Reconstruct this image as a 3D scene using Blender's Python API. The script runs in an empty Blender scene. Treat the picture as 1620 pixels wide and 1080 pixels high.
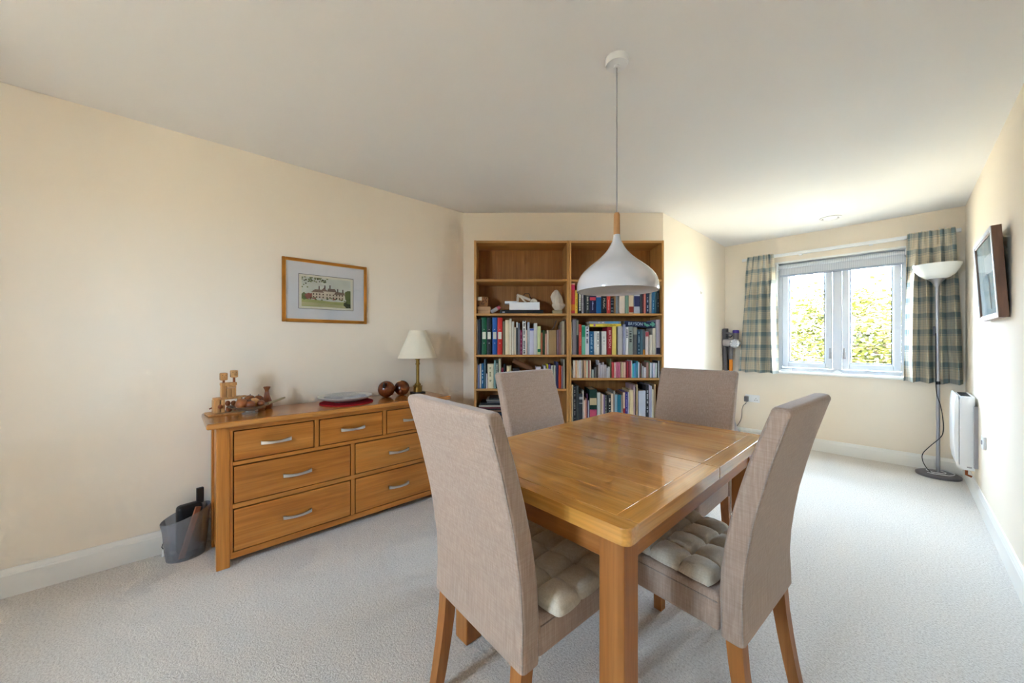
import bpy, bmesh, math, random
from mathutils import Vector, Matrix
random.seed(7)
PI = math.pi
sc = bpy.context.scene
COL = sc.collection

# ------------------------------------------------------------------ camera
F = 575.0; CAMH = 1.168
YAW = math.atan((1425 - 810) / F)
cd = bpy.data.cameras.new('camera'); cam = bpy.data.objects.new('camera', cd); COL.objects.link(cam)
cd.sensor_width = 36; cd.lens = F / 1620 * 36; cd.clip_start = 0.02; cd.clip_end = 300
cam.location = (0, 0, CAMH); cam.rotation_euler = (PI / 2, 0, YAW)
sc.camera = cam

# ------------------------------------------------------------------ world, sun, exposure
SKY = 28.0
w = bpy.data.worlds.new('sky'); sc.world = w; w.use_nodes = True
bg = w.node_tree.nodes['Background']
bg.inputs[0].default_value = (0.58, 0.78, 1.0, 1); bg.inputs[1].default_value = SKY
sd = bpy.data.lights.new('sun', 'SUN'); sd.energy = 100; sd.angle = 0.01; sd.color = (1, .87, .69)
sun = bpy.data.objects.new('sun', sd); COL.objects.link(sun)
sun.rotation_euler = (math.radians(33), 0, math.radians(6))
def portal(name, loc, rot, sx, sy):
    l = bpy.data.lights.new(name, 'AREA'); l.shape = 'RECTANGLE'; l.size = sx; l.size_y = sy
    l.cycles.is_portal = True
    o = bpy.data.objects.new(name, l); COL.objects.link(o); o.location = loc; o.rotation_euler = rot
portal('window_portal', (-.465, 5.24, 1.44), (-PI / 2, 0, 0), 1.05, 1.25)
portal('fill_window_portal', (-1.05, -2.02, 1.45), (PI / 2, 0, 0), .56, .8)  # portal for the added, unseen fill-light window
sc.view_settings.view_transform = 'Standard'; sc.view_settings.look = 'None'
sc.view_settings.gamma = 1; sc.view_settings.use_curve_mapping = False
sc.view_settings.exposure = 1.7
sc.cycles.use_denoising = True; sc.cycles.use_light_tree = False
sc.cycles.max_bounces = 7; sc.cycles.diffuse_bounces = 5; sc.cycles.glossy_bounces = 3; sc.cycles.adaptive_threshold = .1; sc.cycles.adaptive_min_samples = 20; sc.cycles.caustics_reflective = False; sc.cycles.caustics_refractive = False
sc.cycles.transparent_max_bounces = 16; sc.cycles.sample_clamp_indirect = 8

# ------------------------------------------------------------------ materials
def srgb(h):
    if isinstance(h, str):
        h = h.lstrip('#'); c = [int(h[i:i + 2], 16) / 255 for i in (0, 2, 4)]
    else: c = [x / 255 for x in h]
    return tuple((x / 12.92 if x <= .04045 else ((x + .055) / 1.055) ** 2.4) for x in c) + (1,)
MATS = {}
class NT:
    def __init__(s, name):
        s.m = bpy.data.materials.new(name); s.m.use_nodes = True
        s.t = s.m.node_tree; s.b = s.t.nodes['Principled BSDF']; s.o = s.t.nodes['Material Output']
    def n(s, typ, **kw):
        x = s.t.nodes.new(typ)
        for k, v in kw.items():
            if k.startswith('i_'):
                key = k[2:]; key = int(key) if key.isdigit() else key.replace('_', ' ')
                x.inputs[key].default_value = v
            else: setattr(x, k, v)
        return x
    def l(s, a, b): s.t.links.new(a, b)
    def mapping(s, scale, src='Object'):
        tc = s.n('ShaderNodeTexCoord'); mp = s.n('ShaderNodeMapping')
        mp.inputs['Scale'].default_value = scale; s.l(tc.outputs[src], mp.inputs['Vector']); return mp.outputs['Vector']
    def noise(s, vec, scale, detail=4, rough=.55, dist=0, w=None):
        x = s.n('ShaderNodeTexNoise'); x.noise_dimensions = '4D' if w is not None else '3D'
        x.inputs['Scale'].default_value = scale; x.inputs['Detail'].default_value = detail
        x.inputs['Roughness'].default_value = rough; x.inputs['Distortion'].default_value = dist
        s.l(vec, x.inputs['Vector'])
        if w is not None: s.l(w, x.inputs['W'])
        return x.outputs['Fac']
    def math(s, op, a, b=None, clamp=False):
        x = s.n('ShaderNodeMath', operation=op); x.use_clamp = clamp
        for i, v in enumerate((a, b)):
            if v is None: continue
            if isinstance(v, (int, float)): x.inputs[i].default_value = v
            else: s.l(v, x.inputs[i])
        return x.outputs[0]
    def ramp(s, fac, stops):
        r = s.n('ShaderNodeValToRGB'); s.l(fac, r.inputs['Fac']); e = r.color_ramp.elements
        while len(e) < len(stops): e.new(.5)
        for k, (p, c) in enumerate(stops): e[k].position = p; e[k].color = c
        return r.outputs['Color']
    def mix(s, fac, a, b, blend='MIX'):
        x = s.n('ShaderNodeMix', data_type='RGBA', blend_type=blend)
        for i, v in ((0, fac), (6, a), (7, b)):
            if isinstance(v, (int, float)): x.inputs[i].default_value = v
            elif isinstance(v, tuple): x.inputs[i].default_value = v
            else: s.l(v, x.inputs[i])
        return x.outputs[2]
    def bump(s, h, strength, dist):
        x = s.n('ShaderNodeBump'); x.inputs['Strength'].default_value = strength; x.inputs['Distance'].default_value = dist
        s.l(h, x.inputs['Height']); s.l(x.outputs['Normal'], s.b.inputs['Normal'])
    def done(s, rough=.5, spec=.5, metal=0, **kw):
        s.b.inputs['Roughness'].default_value = rough; s.b.inputs['Specular IOR Level'].default_value = spec
        s.b.inputs['Metallic'].default_value = metal
        for k, v in kw.items(): s.b.inputs[k.replace('_', ' ')].default_value = v
        return s.m
def plain(name, col, rough=.5, spec=.5, metal=0, var=.06, bump=0, **kw):
    if name in MATS: return MATS[name]
    t = NT(name); c = srgb(col) if not (isinstance(col, tuple) and len(col) == 4) else col
    f = t.noise(t.mapping((1, 1, 1)), 9, 1)
    d = tuple(x * (1 - var) for x in c[:3]) + (1,); e = tuple(min(1, x * (1 + var)) for x in c[:3]) + (1,)
    t.l(t.ramp(f, [(.3, d), (.7, e)]), t.b.inputs['Base Color'])
    if bump: t.bump(t.noise(t.mapping((1, 1, 1)), 60, 4), bump, .003)
    MATS[name] = t.done(rough, spec, metal, **kw); return MATS[name]
def wood(name, dark, mid, light, axis, rough=.38, cross=16, along=1.1, spec=.5, coat=0, vary=.1):
    t = NT(name)
    sc3 = [cross] * 3; sc3['xyz'.index(axis)] = along
    oi = t.n('ShaderNodeObjectInfo'); rw = t.math('MULTIPLY', oi.outputs['Random'], 37.0)
    v = t.mapping(tuple(sc3)); f = t.noise(v, 1.0, 3, .6, .9, w=rw)
    fine = [x * 9 for x in sc3]; fine['xyz'.index(axis)] = along * 5
    g = t.noise(t.mapping(tuple(fine)), 1.0, 1, .6, 0, w=rw)
    c = t.ramp(f, [(.28, srgb(dark)), (.5, srgb(mid)), (.74, srgb(light))])
    k = t.math('MULTIPLY_ADD', g, .5); k.node.inputs[2].default_value = .75
    cc = t.n('ShaderNodeCombineColor'); [t.l(k, cc.inputs[i]) for i in range(3)]
    c = t.mix(1.0, c, cc.outputs[0], 'MULTIPLY')
    b = t.math('MULTIPLY_ADD', oi.outputs['Random'], vary); b.node.inputs[2].default_value = 1 - vary / 2
    c2 = t.n('ShaderNodeCombineColor'); [t.l(b, c2.inputs[i]) for i in range(3)]
    t.l(t.mix(1.0, c, c2.outputs[0], 'MULTIPLY'), t.b.inputs['Base Color'])
    return t.done(rough, spec, Coat_Weight=coat, Coat_Roughness=.12)
OAK = dict(dark='a8601e', mid='bf7830', light='cf8d44')
oak = {a: wood('oak_sideboard_' + a, OAK['dark'], OAK['mid'], OAK['light'], a, rough=.34) for a in 'xyz'}
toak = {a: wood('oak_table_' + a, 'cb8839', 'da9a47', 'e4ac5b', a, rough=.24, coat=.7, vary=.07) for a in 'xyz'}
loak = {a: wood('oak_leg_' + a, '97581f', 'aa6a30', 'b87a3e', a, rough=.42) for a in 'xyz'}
boak = {a: wood('oak_bookcase_' + a, 'b98243', 'c6904f', 'd3a05e', a, rough=.45, cross=22, vary=.04) for a in 'xyz'}
bback = wood('oak_bookcase_back', '925e2a', 'a36d34', 'b37d42', 'z', rough=.5, cross=26)
def wallpaint(name, col):
    t = NT(name); f = t.noise(t.mapping((1, 1, 1)), 1.3, 1)
    c = srgb(col)
    t.l(t.ramp(f, [(.3, tuple(x * .985 for x in c[:3]) + (1,)), (.7, c)]), t.b.inputs['Base Color'])
    return t.done(.85, .25)
m_wall = wallpaint('cream_wall_paint', 'f5e9d8')
m_ceil = wallpaint('white_ceiling_paint', 'efedec')
m_gloss = plain('white_gloss_trim', 'f0eeea', .3, .5, var=.01)
m_white = plain('white_plastic', 'eeeef0', .35, .5, var=.01)
m_upvc = plain('white_window_plastic', 'd9dce3', .25, .5, var=.01)
def carpet():
    t = NT('beige_carpet'); v = t.mapping((1, 1, 1))
    a = t.noise(v, 125, 3, .65); b = t.noise(v, 260, 2, .6); big = t.noise(v, 1.1, 3)
    h = t.math('ADD', a, t.math('MULTIPLY', b, .6))
    c = t.ramp(h, [(.55, srgb('b8ada3')), (.80, srgb('e0d8d0')), (1.0, srgb('efe9e2'))])
    c = t.mix(t.math('MULTIPLY', big, .25), c, srgb('d6cdc4'))
    t.l(c, t.b.inputs['Base Color'])
    # two faint pressed-in lines where furniture stood
    sp = t.n('ShaderNodeSeparateXYZ'); t.l(v, sp.inputs[0])
    gr = None
    for yy in (4.048, 3.567):
        d = t.math('ABSOLUTE', t.math('SUBTRACT', sp.outputs[1], yy)); q = t.math('LESS_THAN', d, .007)
        e = t.math('LESS_THAN', t.math('ABSOLUTE', t.math('SUBTRACT', sp.outputs[0], .075)), .24)
        q = t.math('MULTIPLY', q, e); gr = q if gr is None else t.math('ADD', gr, q)
    t.bump(t.math('SUBTRACT', h, t.math('MULTIPLY', gr, 1.2)), .75, .006)
    return t.done(.95, .1, Sheen_Weight=.25)
m_carpet = carpet()
def linen(name, c1, c2, c3):
    t = NT(name)
    a = t.noise(t.mapping((260, 260, 14)), 1, 2, .6); b = t.noise(t.mapping((16, 16, 330)), 1, 2, .6)
    h = t.math('ADD', t.math('MULTIPLY', a, .62), t.math('MULTIPLY', b, .38))
    t.l(t.ramp(h, [(.36, srgb(c1)), (.5, srgb(c2)), (.64, srgb(c3))]), t.b.inputs['Base Color'])
    t.bump(h, .2, .001)
    return t.done(.9, .15, Sheen_Weight=.3, Sheen_Roughness=.4)
m_linen = linen('taupe_linen', 'ab9281', 'b49c8b', 'bea797')
m_pipe = linen('taupe_piping', '98857a', 'a8968a', 'b8a89c')
m_cush = linen('oatmeal_cotton', 'c6bba9', 'cec4b3', 'd6cdbe')
m_metal = plain('brushed_steel', 'd6d2cc', .38, .5, 1, var=.04)
m_chrome = plain('silver_paint', 'a9a9b0', .3, .5, .8, var=.02)
m_brass = plain('aged_brass', '9a7a3e', .3, .5, 1, var=.15)
m_dark = plain('black_plastic', '15161a', .4)
m_grey = plain('grey_plastic', '6a6468', .45)
m_lgrey = plain('light_grey_plastic', 'a6a3a8', .4)
m_purple = plain('violet_plastic', '3a1f8a', .3)
m_orange = plain('orange_tube', 'f08c10', .4)
m_gold = plain('gilt_frame', 'b8792c', .35, .5, .55, var=.2)
m_mat = plain('grey_mount_card', 'e8e8ec', .8, .2, var=.01)
m_paper = plain('cream_paper', 'e8e4d2', .85, .2, var=.03)
m_pages = plain('book_pages', 'dccfb4', .9, .1, var=.08)
m_shade = plain('cream_lampshade', 'efe4cf', .8, .2, var=.02)
m_red = plain('red_felt', '9c1420', .85, .15, var=.1)
m_ceramic = plain('white_glazed_ceramic', 'c9c5bf', .4, .5, var=.03)
m_card = plain('brown_card', 'c59a72', .8, .2, var=.1)
m_kraft = plain('patterned_card', '9a6a42', .8, .2, var=.35)
m_stone = plain('pale_stone', 'd8c8b4', .7, .3, var=.12, bump=.4)
m_stone2 = plain('stone_plinth', 'a89a78', .7, .3, var=.12)
m_burl = wood('dark_turned_wood', '4a2010', '7c3e1c', '9c5a2c', 'z', rough=.25, cross=9, along=6)
m_walnut = wood('red_brown_wood', '6a3016', '904c24', 'b06a38', 'z', rough=.35, cross=14, along=3)
m_pale = wood('pale_carved_wood', 'b07a44', 'c89258', 'dcae78', 'z', rough=.5, cross=20, along=3)
def clear(name, tint, alpha, rough=.05, gl=.08, fk=.6):
    t = NT(name); tr = t.n('ShaderNodeBsdfTransparent'); tr.inputs[0].default_value = tint
    g = t.n('ShaderNodeBsdfGlossy'); g.inputs['Roughness'].default_value = rough
    lw = t.n('ShaderNodeLayerWeight'); lw.inputs[0].default_value = .25
    f = t.math('MULTIPLY_ADD', lw.outputs['Fresnel'], fk); f.node.inputs[2].default_value = gl * .3
    mx = t.n('ShaderNodeMixShader'); t.l(f, mx.inputs[0]); t.l(tr.outputs[0], mx.inputs[1]); t.l(g.outputs[0], mx.inputs[2])
    out = mx
    if alpha:
        d = t.n('ShaderNodeBsdfDiffuse'); d.inputs[0].default_value = tint
        m2 = t.n('ShaderNodeMixShader'); m2.inputs[0].default_value = alpha
        t.l(mx.outputs[0], m2.inputs[1]); t.l(d.outputs[0], m2.inputs[2]); out = m2
    t.l(out.outputs[0], t.o.inputs['Surface']); return t.m
m_glass = clear('window_glass', (.97, .98, .98, 1), 0)
m_pglass = clear('picture_glass', (.98, .98, .98, 1), 0, .03, .05, .25)
m_frost = clear('smoky_clear_plastic', (.80, .80, .84, 1), .13, .25, .2)
m_bowlglass = clear('bowl_glass', (.82, .78, .7, 1), .2, .05, .4)
def cmat(h, rough=.5):
    k = 'cover_' + h
    return plain(k, h, rough, .4, var=.05)

# ------------------------------------------------------------------ mesh helpers
def box(bm, lo, hi, bev=0, seg=2, M=None):
    vs = [bm.verts.new((x, y, z)) for z in (lo[2], hi[2]) for y in (lo[1], hi[1]) for x in (lo[0], hi[0])]
    fs = [bm.faces.new([vs[i] for i in q]) for q in ((0, 2, 3, 1), (4, 5, 7, 6), (0, 1, 5, 4), (2, 6, 7, 3), (0, 4, 6, 2), (1, 3, 7, 5))]
    if M is not None: bmesh.ops.transform(bm, matrix=M, verts=vs)
    if bev:
        es = list({e for f in fs for e in f.edges})
        bmesh.ops.bevel(bm, geom=es, offset=bev, segments=seg, affect='EDGES', profile=.5)
    return bm
def B(lo, hi, bev=0, seg=2): return box(bmesh.new(), lo, hi, bev, seg)
def tube(bm, pts, r, seg=10, caps=True):
    pts = [Vector(p) for p in pts]; rs = r if isinstance(r, (list, tuple)) else [r] * len(pts)
    rings = []; up = None
    for i, p in enumerate(pts):
        d = (pts[min(i + 1, len(pts) - 1)] - pts[max(i - 1, 0)]).normalized()
        if up is None: up = Vector((0, 0, 1)) if abs(d.z) < .9 else Vector((1, 0, 0))
        a = d.cross(up).normalized(); b = a.cross(d).normalized(); up = b
        rings.append([bm.verts.new(p + rs[i] * (math.cos(t) * a + math.sin(t) * b)) for t in [2 * PI * k / seg for k in range(seg)]])
    for A_, B_ in zip(rings, rings[1:]):
        for k in range(seg): bm.faces.new((A_[k], A_[(k + 1) % seg], B_[(k + 1) % seg], B_[k]))
    if caps: bm.faces.new(rings[0][::-1]); bm.faces.new(rings[-1])
    return bm
def smooth_path(p, n=6):
    p = [Vector(q) for q in p]; out = []
    for i in range(len(p) - 1):
        a, b, c, d = p[max(i - 1, 0)], p[i], p[i + 1], p[min(i + 2, len(p) - 1)]
        for k in range(n):
            t = k / n; out.append(.5 * ((2 * b) + (c - a) * t + (2 * a - 5 * b + 4 * c - d) * t * t + (3 * b - a - 3 * c + d) * t ** 3))
    return out + [p[-1]]
def lathe(bm, prof, seg=32, c=(0, 0, 0), sx=1, sy=1):
    rings = []
    for r, z in prof:
        if r < 1e-6: rings.append([bm.verts.new((c[0], c[1], c[2] + z))])
        else: rings.append([bm.verts.new((c[0] + sx * r * math.cos(2 * PI * k / seg), c[1] + sy * r * math.sin(2 * PI * k / seg), c[2] + z)) for k in range(seg)])
    for A_, B_ in zip(rings, rings[1:]):
        for k in range(seg):
            k2 = (k + 1) % seg
            if len(A_) == 1 and len(B_) == 1: continue
            if len(A_) == 1: bm.faces.new((A_[0], B_[k2], B_[k]))
            elif len(B_) == 1: bm.faces.new((A_[k], A_[k2], B_[0]))
            else: bm.faces.new((A_[k], A_[k2], B_[k2], B_[k]))
    return bm
def prism(bm, poly, z0, z1, bev=0, seg=2):
    lo = [bm.verts.new((x, y, z0)) for x, y in poly]; hi = [bm.verts.new((x, y, z1)) for x, y in poly]
    n = len(poly); fs = [bm.faces.new(lo[::-1]), bm.faces.new(hi)]
    for k in range(n): fs.append(bm.faces.new((lo[k], lo[(k + 1) % n], hi[(k + 1) % n], hi[k])))
    if bev:
        es = [e for e in fs[1].edges]; bmesh.ops.bevel(bm, geom=es, offset=bev, segments=seg, affect='EDGES', profile=.5)
    return bm
def ball(bm, c, r, sx=1, sy=1, sz=1, u=20, v=14):
    M = Matrix.Translation(c) @ Matrix.Diagonal((r * sx, r * sy, r * sz, 1))
    bmesh.ops.create_uvsphere(bm, u_segments=u, v_segments=v, radius=1, matrix=M); return bm
def quad(bm, pts, mi=0):
    f = bm.faces.new([bm.verts.new(p) for p in pts]); f.material_index = mi; return f
def obj(name, bm, mat, parent=None, world=False, smooth=True, ang=38, loc=None, rot=None):
    if world and parent is not None: bmesh.ops.translate(bm, verts=bm.verts, vec=-Vector(parent.location))
    bmesh.ops.recalc_face_normals(bm, faces=bm.faces)
    if smooth:
        for f in bm.faces: f.smooth = True
        lim = math.radians(ang)
        for e in bm.edges: e.smooth = len(e.link_faces) == 2 and e.calc_face_angle(0) < lim
    me = bpy.data.meshes.new(name); bm.to_mesh(me); bm.free()
    for m in (mat if isinstance(mat, (list, tuple)) else [mat]): me.materials.append(m)
    o = bpy.data.objects.new(name, me); COL.objects.link(o)
    if smooth and len(me.polygons) < 3000:
        wn = o.modifiers.new('weighted_normals', 'WEIGHTED_NORMAL'); wn.keep_sharp = True; wn.weight = 70
    if parent is not None: o.parent = parent
    if loc is not None: o.location = loc
    if rot is not None: o.rotation_euler = rot
    return o
def tag(o, label, cat, group=None):
    o['label'] = label; o['category'] = cat
    if group: o['group'] = group
    return o
def thing(name, label, cat, loc=(0, 0, 0), rotz=0, group=None):
    o = bpy.data.objects.new(name, None); COL.objects.link(o); o.empty_display_size = .1
    o.location = loc; o.rotation_euler = (0, 0, rotz); return tag(o, label, cat, group)
def struct(name, bm, mat, parent=None, label=None, **kw):
    o = obj(name, bm, mat, parent, **kw)
    if parent is None:
        o['kind'] = 'structure'
        if label: o['label'] = label
    return o

# ------------------------------------------------------------------ room shell
CH = 2.35; XL0, XL1 = -2.80, -2.745; XR = .385; YW = 5.05; XP = -1.5; YB = -1.9
fx, fy = -math.sin(YAW), math.cos(YAW); rx, ry = math.cos(YAW), math.sin(YAW)
def onZ(px, py, Z):
    X = (px - 810) / F * Z
    return Vector((Z * fx + X * rx, Z * fy + X * ry, CAMH - (py - 540) / F * Z))
c1 = onZ(733, 0, 3.34); c2 = onZ(1049, 0, 3.34)
XL0y = -1.9
P_l0 = (XL0 - .03, YB); P_l1 = (c1.x, c1.y); P_c2 = (c2.x, c2.y); P_p1 = (XP, YW); P_r1 = (XR, YW); P_r0 = (XR, YB)
def wallseg(bm, a, b, z0, z1, t=.2):
    a = Vector((a[0], a[1])); b = Vector((b[0], b[1])); d = (b - a).normalized(); n = Vector((-d.y, d.x))  # outside = left of a->b
    poly = [a, b, b + n * t, a + n * t]
    return prism(bm, [(p.x, p.y) for p in poly], z0, z1)
struct('floor', B((-3.2, YB - .2, -.12), (.7, YW + .0, 0)), m_carpet, label='pale beige carpet laid wall to wall', smooth=False)
struct('ceiling', B((-3.2, YB - .2, CH), (.7, YW + .3, CH + .15)), m_ceil, label='plain white painted ceiling', smooth=False)
struct('wall_left', wallseg(bmesh.new(), P_l0, P_l1, 0, CH), m_wall, label='long cream wall behind the sideboard', smooth=False)
struct('wall_back', wallseg(bmesh.new(), P_l1, P_c2, 0, CH), m_wall, label='angled cream wall behind the bookcases', smooth=False)
struct('wall_passage', wallseg(bmesh.new(), P_c2, P_p1, 0, CH), m_wall, label='short cream wall between bookcase and window wall', smooth=False)
WX0, WX1, WZ0, WZ1 = -.975, .047, .828, 2.058
bm = bmesh.new()
for lo, hi in (((XP - .2, YW, 0), (WX0, YW + .25, CH)), ((WX1, YW, 0), (XR + .2, YW + .25, CH)), ((WX0, YW, 0), (WX1, YW + .25, WZ0 - .02)), ((WX0, YW, WZ1), (WX1, YW + .25, CH))): box(bm, lo, hi)
struct('wall_window', bm, m_wall, label='cream end wall holding the window', smooth=False)
struct('wall_right', wallseg(bmesh.new(), P_r1, P_r0, 0, CH), m_wall, label='cream wall with heater and small picture', smooth=False)
DX0, DX1, DZ0, DZ1 = -1.33, -.77, 1.05, 1.85
bm = bmesh.new()
for lo, hi in (((-3.05, YB - .2, 0), (DX0, YB, CH)), ((DX1, YB - .2, 0), (XR + .2, YB, CH)), ((DX0, YB - .2, DZ1), (DX1, YB, CH)), ((DX0, YB - .2, 0), (DX1, YB, DZ0))): box(bm, lo, hi)
struct('wall_rear', bm, m_wall, label='cream wall with added fill-light window behind the viewer', smooth=False)
# skirting boards
def skirt(name, a, b, label):
    bm = bmesh.new(); a = Vector((a[0], a[1])); b = Vector((b[0], b[1])); d = (b - a).normalized(); n = Vector((d.y, -d.x))
    prof = [(0, 0), (.016, 0), (.016, .098), (.013, .104), (.013, .108), (.008, .118), (.006, .126), (0, .128)]
    A_ = [bm.verts.new((a.x + n.x * p, a.y + n.y * p, z)) for p, z in prof]; B_ = [bm.verts.new((b.x + n.x * p, b.y + n.y * p, z)) for p, z in prof]
    for k in range(len(prof) - 1): bm.faces.new((A_[k], A_[k + 1], B_[k + 1], B_[k]))
    bm.faces.new(A_); bm.faces.new(B_[::-1])
    struct(name, bm, m_gloss, label=label, ang=20)
skirt('baseboard_left', P_l0, P_l1, 'white skirting board along the sideboard wall')
skirt('baseboard_back', P_l1, P_c2, 'white skirting board behind the bookcases')
skirt('baseboard_passage', P_c2, P_p1, 'white skirting board on the short passage wall')
skirt('baseboard_window', P_p1, P_r1, 'white skirting board under the window')
skirt('baseboard_right', P_r1, P_r0, 'white skirting board below the heater wall')
# the window
def frame_ring(bm, x0, x1, z0, z1, wd, y0, y1, bev=.006):
    box(bm, (x0, y0, z0), (x0 + wd, y1, z1), bev); box(bm, (x1 - wd, y0, z0), (x1, y1, z1), bev)
    box(bm, (x0 + wd, y0, z0), (x1 - wd, y1, z0 + wd), bev); box(bm, (x0 + wd, y0, z1 - wd), (x1 - wd, y1, z1), bev)
    return bm
win = bpy.data.objects.new('window_1', None); COL.objects.link(win); win.location = (-.464, 5.15, WZ0); win['kind'] = 'structure'; win['label'] = 'white two-sash casement window with a view of a tree'
YF0, YF1 = 5.15, 5.22
obj('frame', frame_ring(bmesh.new(), WX0, WX1, WZ0, WZ1, .042, YF0, YF1), m_upvc, win, True)
obj('mullion', B((-.496, YF0, WZ0 + .042), (-.423, YF1, WZ1 - .042), .004), m_upvc, win, True)
for (x0, x1, hx) in ((-.93, -.50, -.515), (-.419, .004, -.402)):
    s = obj('sash', frame_ring(bmesh.new(), x0, x1, .878, 2.01, .052, YF0 - .018, YF1 - .012, .008), m_upvc, win, True)
    bm = frame_ring(bmesh.new(), x0 + .05, x1 - .05, .928, 1.96, .012, YF0 - .004, YF1 - .016, .003)
    obj('glazing_bead', bm, m_upvc, win, True)
    g = obj('gasket', frame_ring(bmesh.new(), x0 + .058, x1 - .058, .936, 1.952, .010, YF0 + .004, YF1 - .02, 0), m_dark, win, True)
    obj('pane', B((x0 + .06, YF0 + .02, .938), (x1 - .06, YF0 + .024, 1.95)), m_glass, win, True)
    bm = B((hx - .012, YF0 - .03, .985), (hx + .012, YF0 - .018, 1.055), .003); box(bm, (hx - .008, YF0 - .048, 1.0), (hx + .008, YF0 - .03, 1.10), .005)
    obj('handle', bm, m_lgrey, win, True)
bm = bmesh.new()
for lo, hi in (((WX0 - .012, YW - .004, WZ0 - .02), (WX0 + .006, YF0, WZ1 + .012)), ((WX1 - .006, YW - .004, WZ0 - .02), (WX1 + .012, YF0, WZ1 + .012)), ((WX0, YW - .004, WZ1 - .006), (WX1, YF0, WZ1 + .012))): box(bm, lo, hi, .002)
struct('trim_1', bm, m_gloss, label='white painted lining of the window reveal')
struct('trim_2', B((WX0 - .02, YW - .035, WZ0 - .024), (WX1 + .02, YF0, WZ0), .008, 3), m_gloss, label='white window sill board')
# unseen window added behind the viewer, sized for its fill light
pd = bpy.data.objects.new('fill_window', None); COL.objects.link(pd); pd.location = (-1.05, YB - .1, DZ0); pd['kind'] = 'structure'; pd['label'] = 'white casement window added unseen behind the viewer for fill light'
obj('frame', frame_ring(bmesh.new(), DX0, DX1, DZ0, DZ1, .05, YB - .13, YB - .06), m_upvc, pd, True)
obj('mullion', B((-1.08, YB - .13, DZ0 + .05), (-1.02, YB - .06, DZ1 - .05), .004), m_upvc, pd, True)
for x0, x1 in ((DX0 + .05, -1.08), (-1.02, DX1 - .05)): obj('pane', B((x0, YB - .1, DZ0 + .05), (x1, YB - .095, DZ1 - .05)), m_glass, pd, True)

# ------------------------------------------------------------------ dining table
TX0, TX1, TY0, TY1, TZ = -1.245, -.435, .778, 2.04, .725
ty = (TY0 + TY1) / 2
tb = thing('dining_table', 'rectangular oak extending table with seam across its middle under the pendant', 'table', ((TX0 + TX1) / 2, ty, 0))
TH = .042; ES, SS = .052, .062
def rounded_end(x0, x1, y0, y1, near):
    r = .022; pts = []
    def arc(cx, cy, a0, a1): return [(cx + r * math.cos(math.radians(a0 + (a1 - a0) * k / 5)), cy + r * math.sin(math.radians(a0 + (a1 - a0) * k / 5))) for k in range(6)]
    if near: pts = arc(x0 + r, y0 + r, 180, 270) + arc(x1 - r, y0 + r, 270, 360) + [(x1, y1), (x0, y1)]
    else: pts = [(x0, y0), (x1, y0)] + arc(x1 - r, y1 - r, 0, 90) + arc(x0 + r, y1 - r, 90, 180)
    return pts
obj('end_board', prism(bmesh.new(), rounded_end(TX0, TX1, TY0, TY0 + ES, True), TZ - TH, TZ, .004), toak['x'], tb, True)
obj('end_board', prism(bmesh.new(), rounded_end(TX0, TX1, TY1 - ES, TY1, False), TZ - TH, TZ, .004), toak['x'], tb, True)
for ya, yb in ((TY0 + ES, ty - .0018), (ty + .0018, TY1 - ES)):
    for xa, xb in ((TX0, TX0 + SS), (TX1 - SS, TX1)):
        obj('side_board', B((xa, ya, TZ - TH), (xb, yb, TZ), .0025), toak['y'], tb, True)
    n = 5; wd = (yb - ya) / n
    for k in range(n):
        obj('plank', B((TX0 + SS, ya + k * wd, TZ - TH), (TX1 - SS, ya + (k + 1) * wd, TZ - .0002), .0005, 1), toak['x'], tb, True)
LI, LW = .036, .074
for sx in (0, 1):
    for sy in (0, 1):
        x = TX0 + LI if sx == 0 else TX1 - LI - LW; y = TY0 + .045 if sy == 0 else TY1 - .045 - LW
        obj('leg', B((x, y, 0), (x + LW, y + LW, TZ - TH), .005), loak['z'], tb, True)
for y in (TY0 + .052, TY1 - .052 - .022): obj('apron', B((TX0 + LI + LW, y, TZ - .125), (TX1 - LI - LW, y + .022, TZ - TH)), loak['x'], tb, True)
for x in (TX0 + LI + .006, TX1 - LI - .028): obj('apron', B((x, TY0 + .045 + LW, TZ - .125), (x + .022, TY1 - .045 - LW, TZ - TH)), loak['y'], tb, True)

# ------------------------------------------------------------------ dining chairs
REAR = [(.335, -.270), (.45, -.266), (.55, -.271), (.7, -.296), (.85, -.333), (.95, -.363), (.985, -.374)]
def lerp(tab, z):
    for (a, b), (c, d) in zip(tab, tab[1:]):
        if z <= c: return b + (d - b) * (z - a) / (c - a)
    return tab[-1][1]
def halfw(z): return .2165 + max(0, .37 - z) * .12
def back_mesh():
    bm = bmesh.new(); rings = []; T = .062; r = .012
    zs = [.335, .34, .39, .45, .52, .6, .68, .76, .84, .9, .95, .975, .984, .990, .995, .9985, 1.0]
    for z in zs:
        yr = lerp(REAR, min(z, .985)); top = max(0, z - .982) / .018
        ins = .013 * (1 - math.sqrt(max(0, 1 - top ** 2))) ; bot = .004 if z < .338 else 0
        hw = halfw(z) - ins - bot; y0 = yr + ins * .8 + bot; y1 = yr + T - .014 * (z - .335) / .665 + .006 * math.sin(PI * (z - .335) / .66) - ins * .8 - bot
        rr = min(r, (y1 - y0) / 2 - .001); ring = []
        for cx, cy, a0 in ((hw - rr, y0 + rr, 270), (hw - rr, y1 - rr, 0), (-hw + rr, y1 - rr, 90), (-hw + rr, y0 + rr, 180)):
            for k in range(5):
                a = math.radians(a0 + 90 * k / 4); ring.append(bm.verts.new((cx + rr * math.cos(a), cy + rr * math.sin(a), z)))
        rings.append(ring)
    n = len(rings[0])
    for A_, B_ in zip(rings, rings[1:]):
        for k in range(n): bm.faces.new((A_[k], A_[(k + 1) % n], B_[(k + 1) % n], B_[k]))
    bm.faces.new(rings[0][::-1]); bm.faces.new(rings[-1]); return bm
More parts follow.
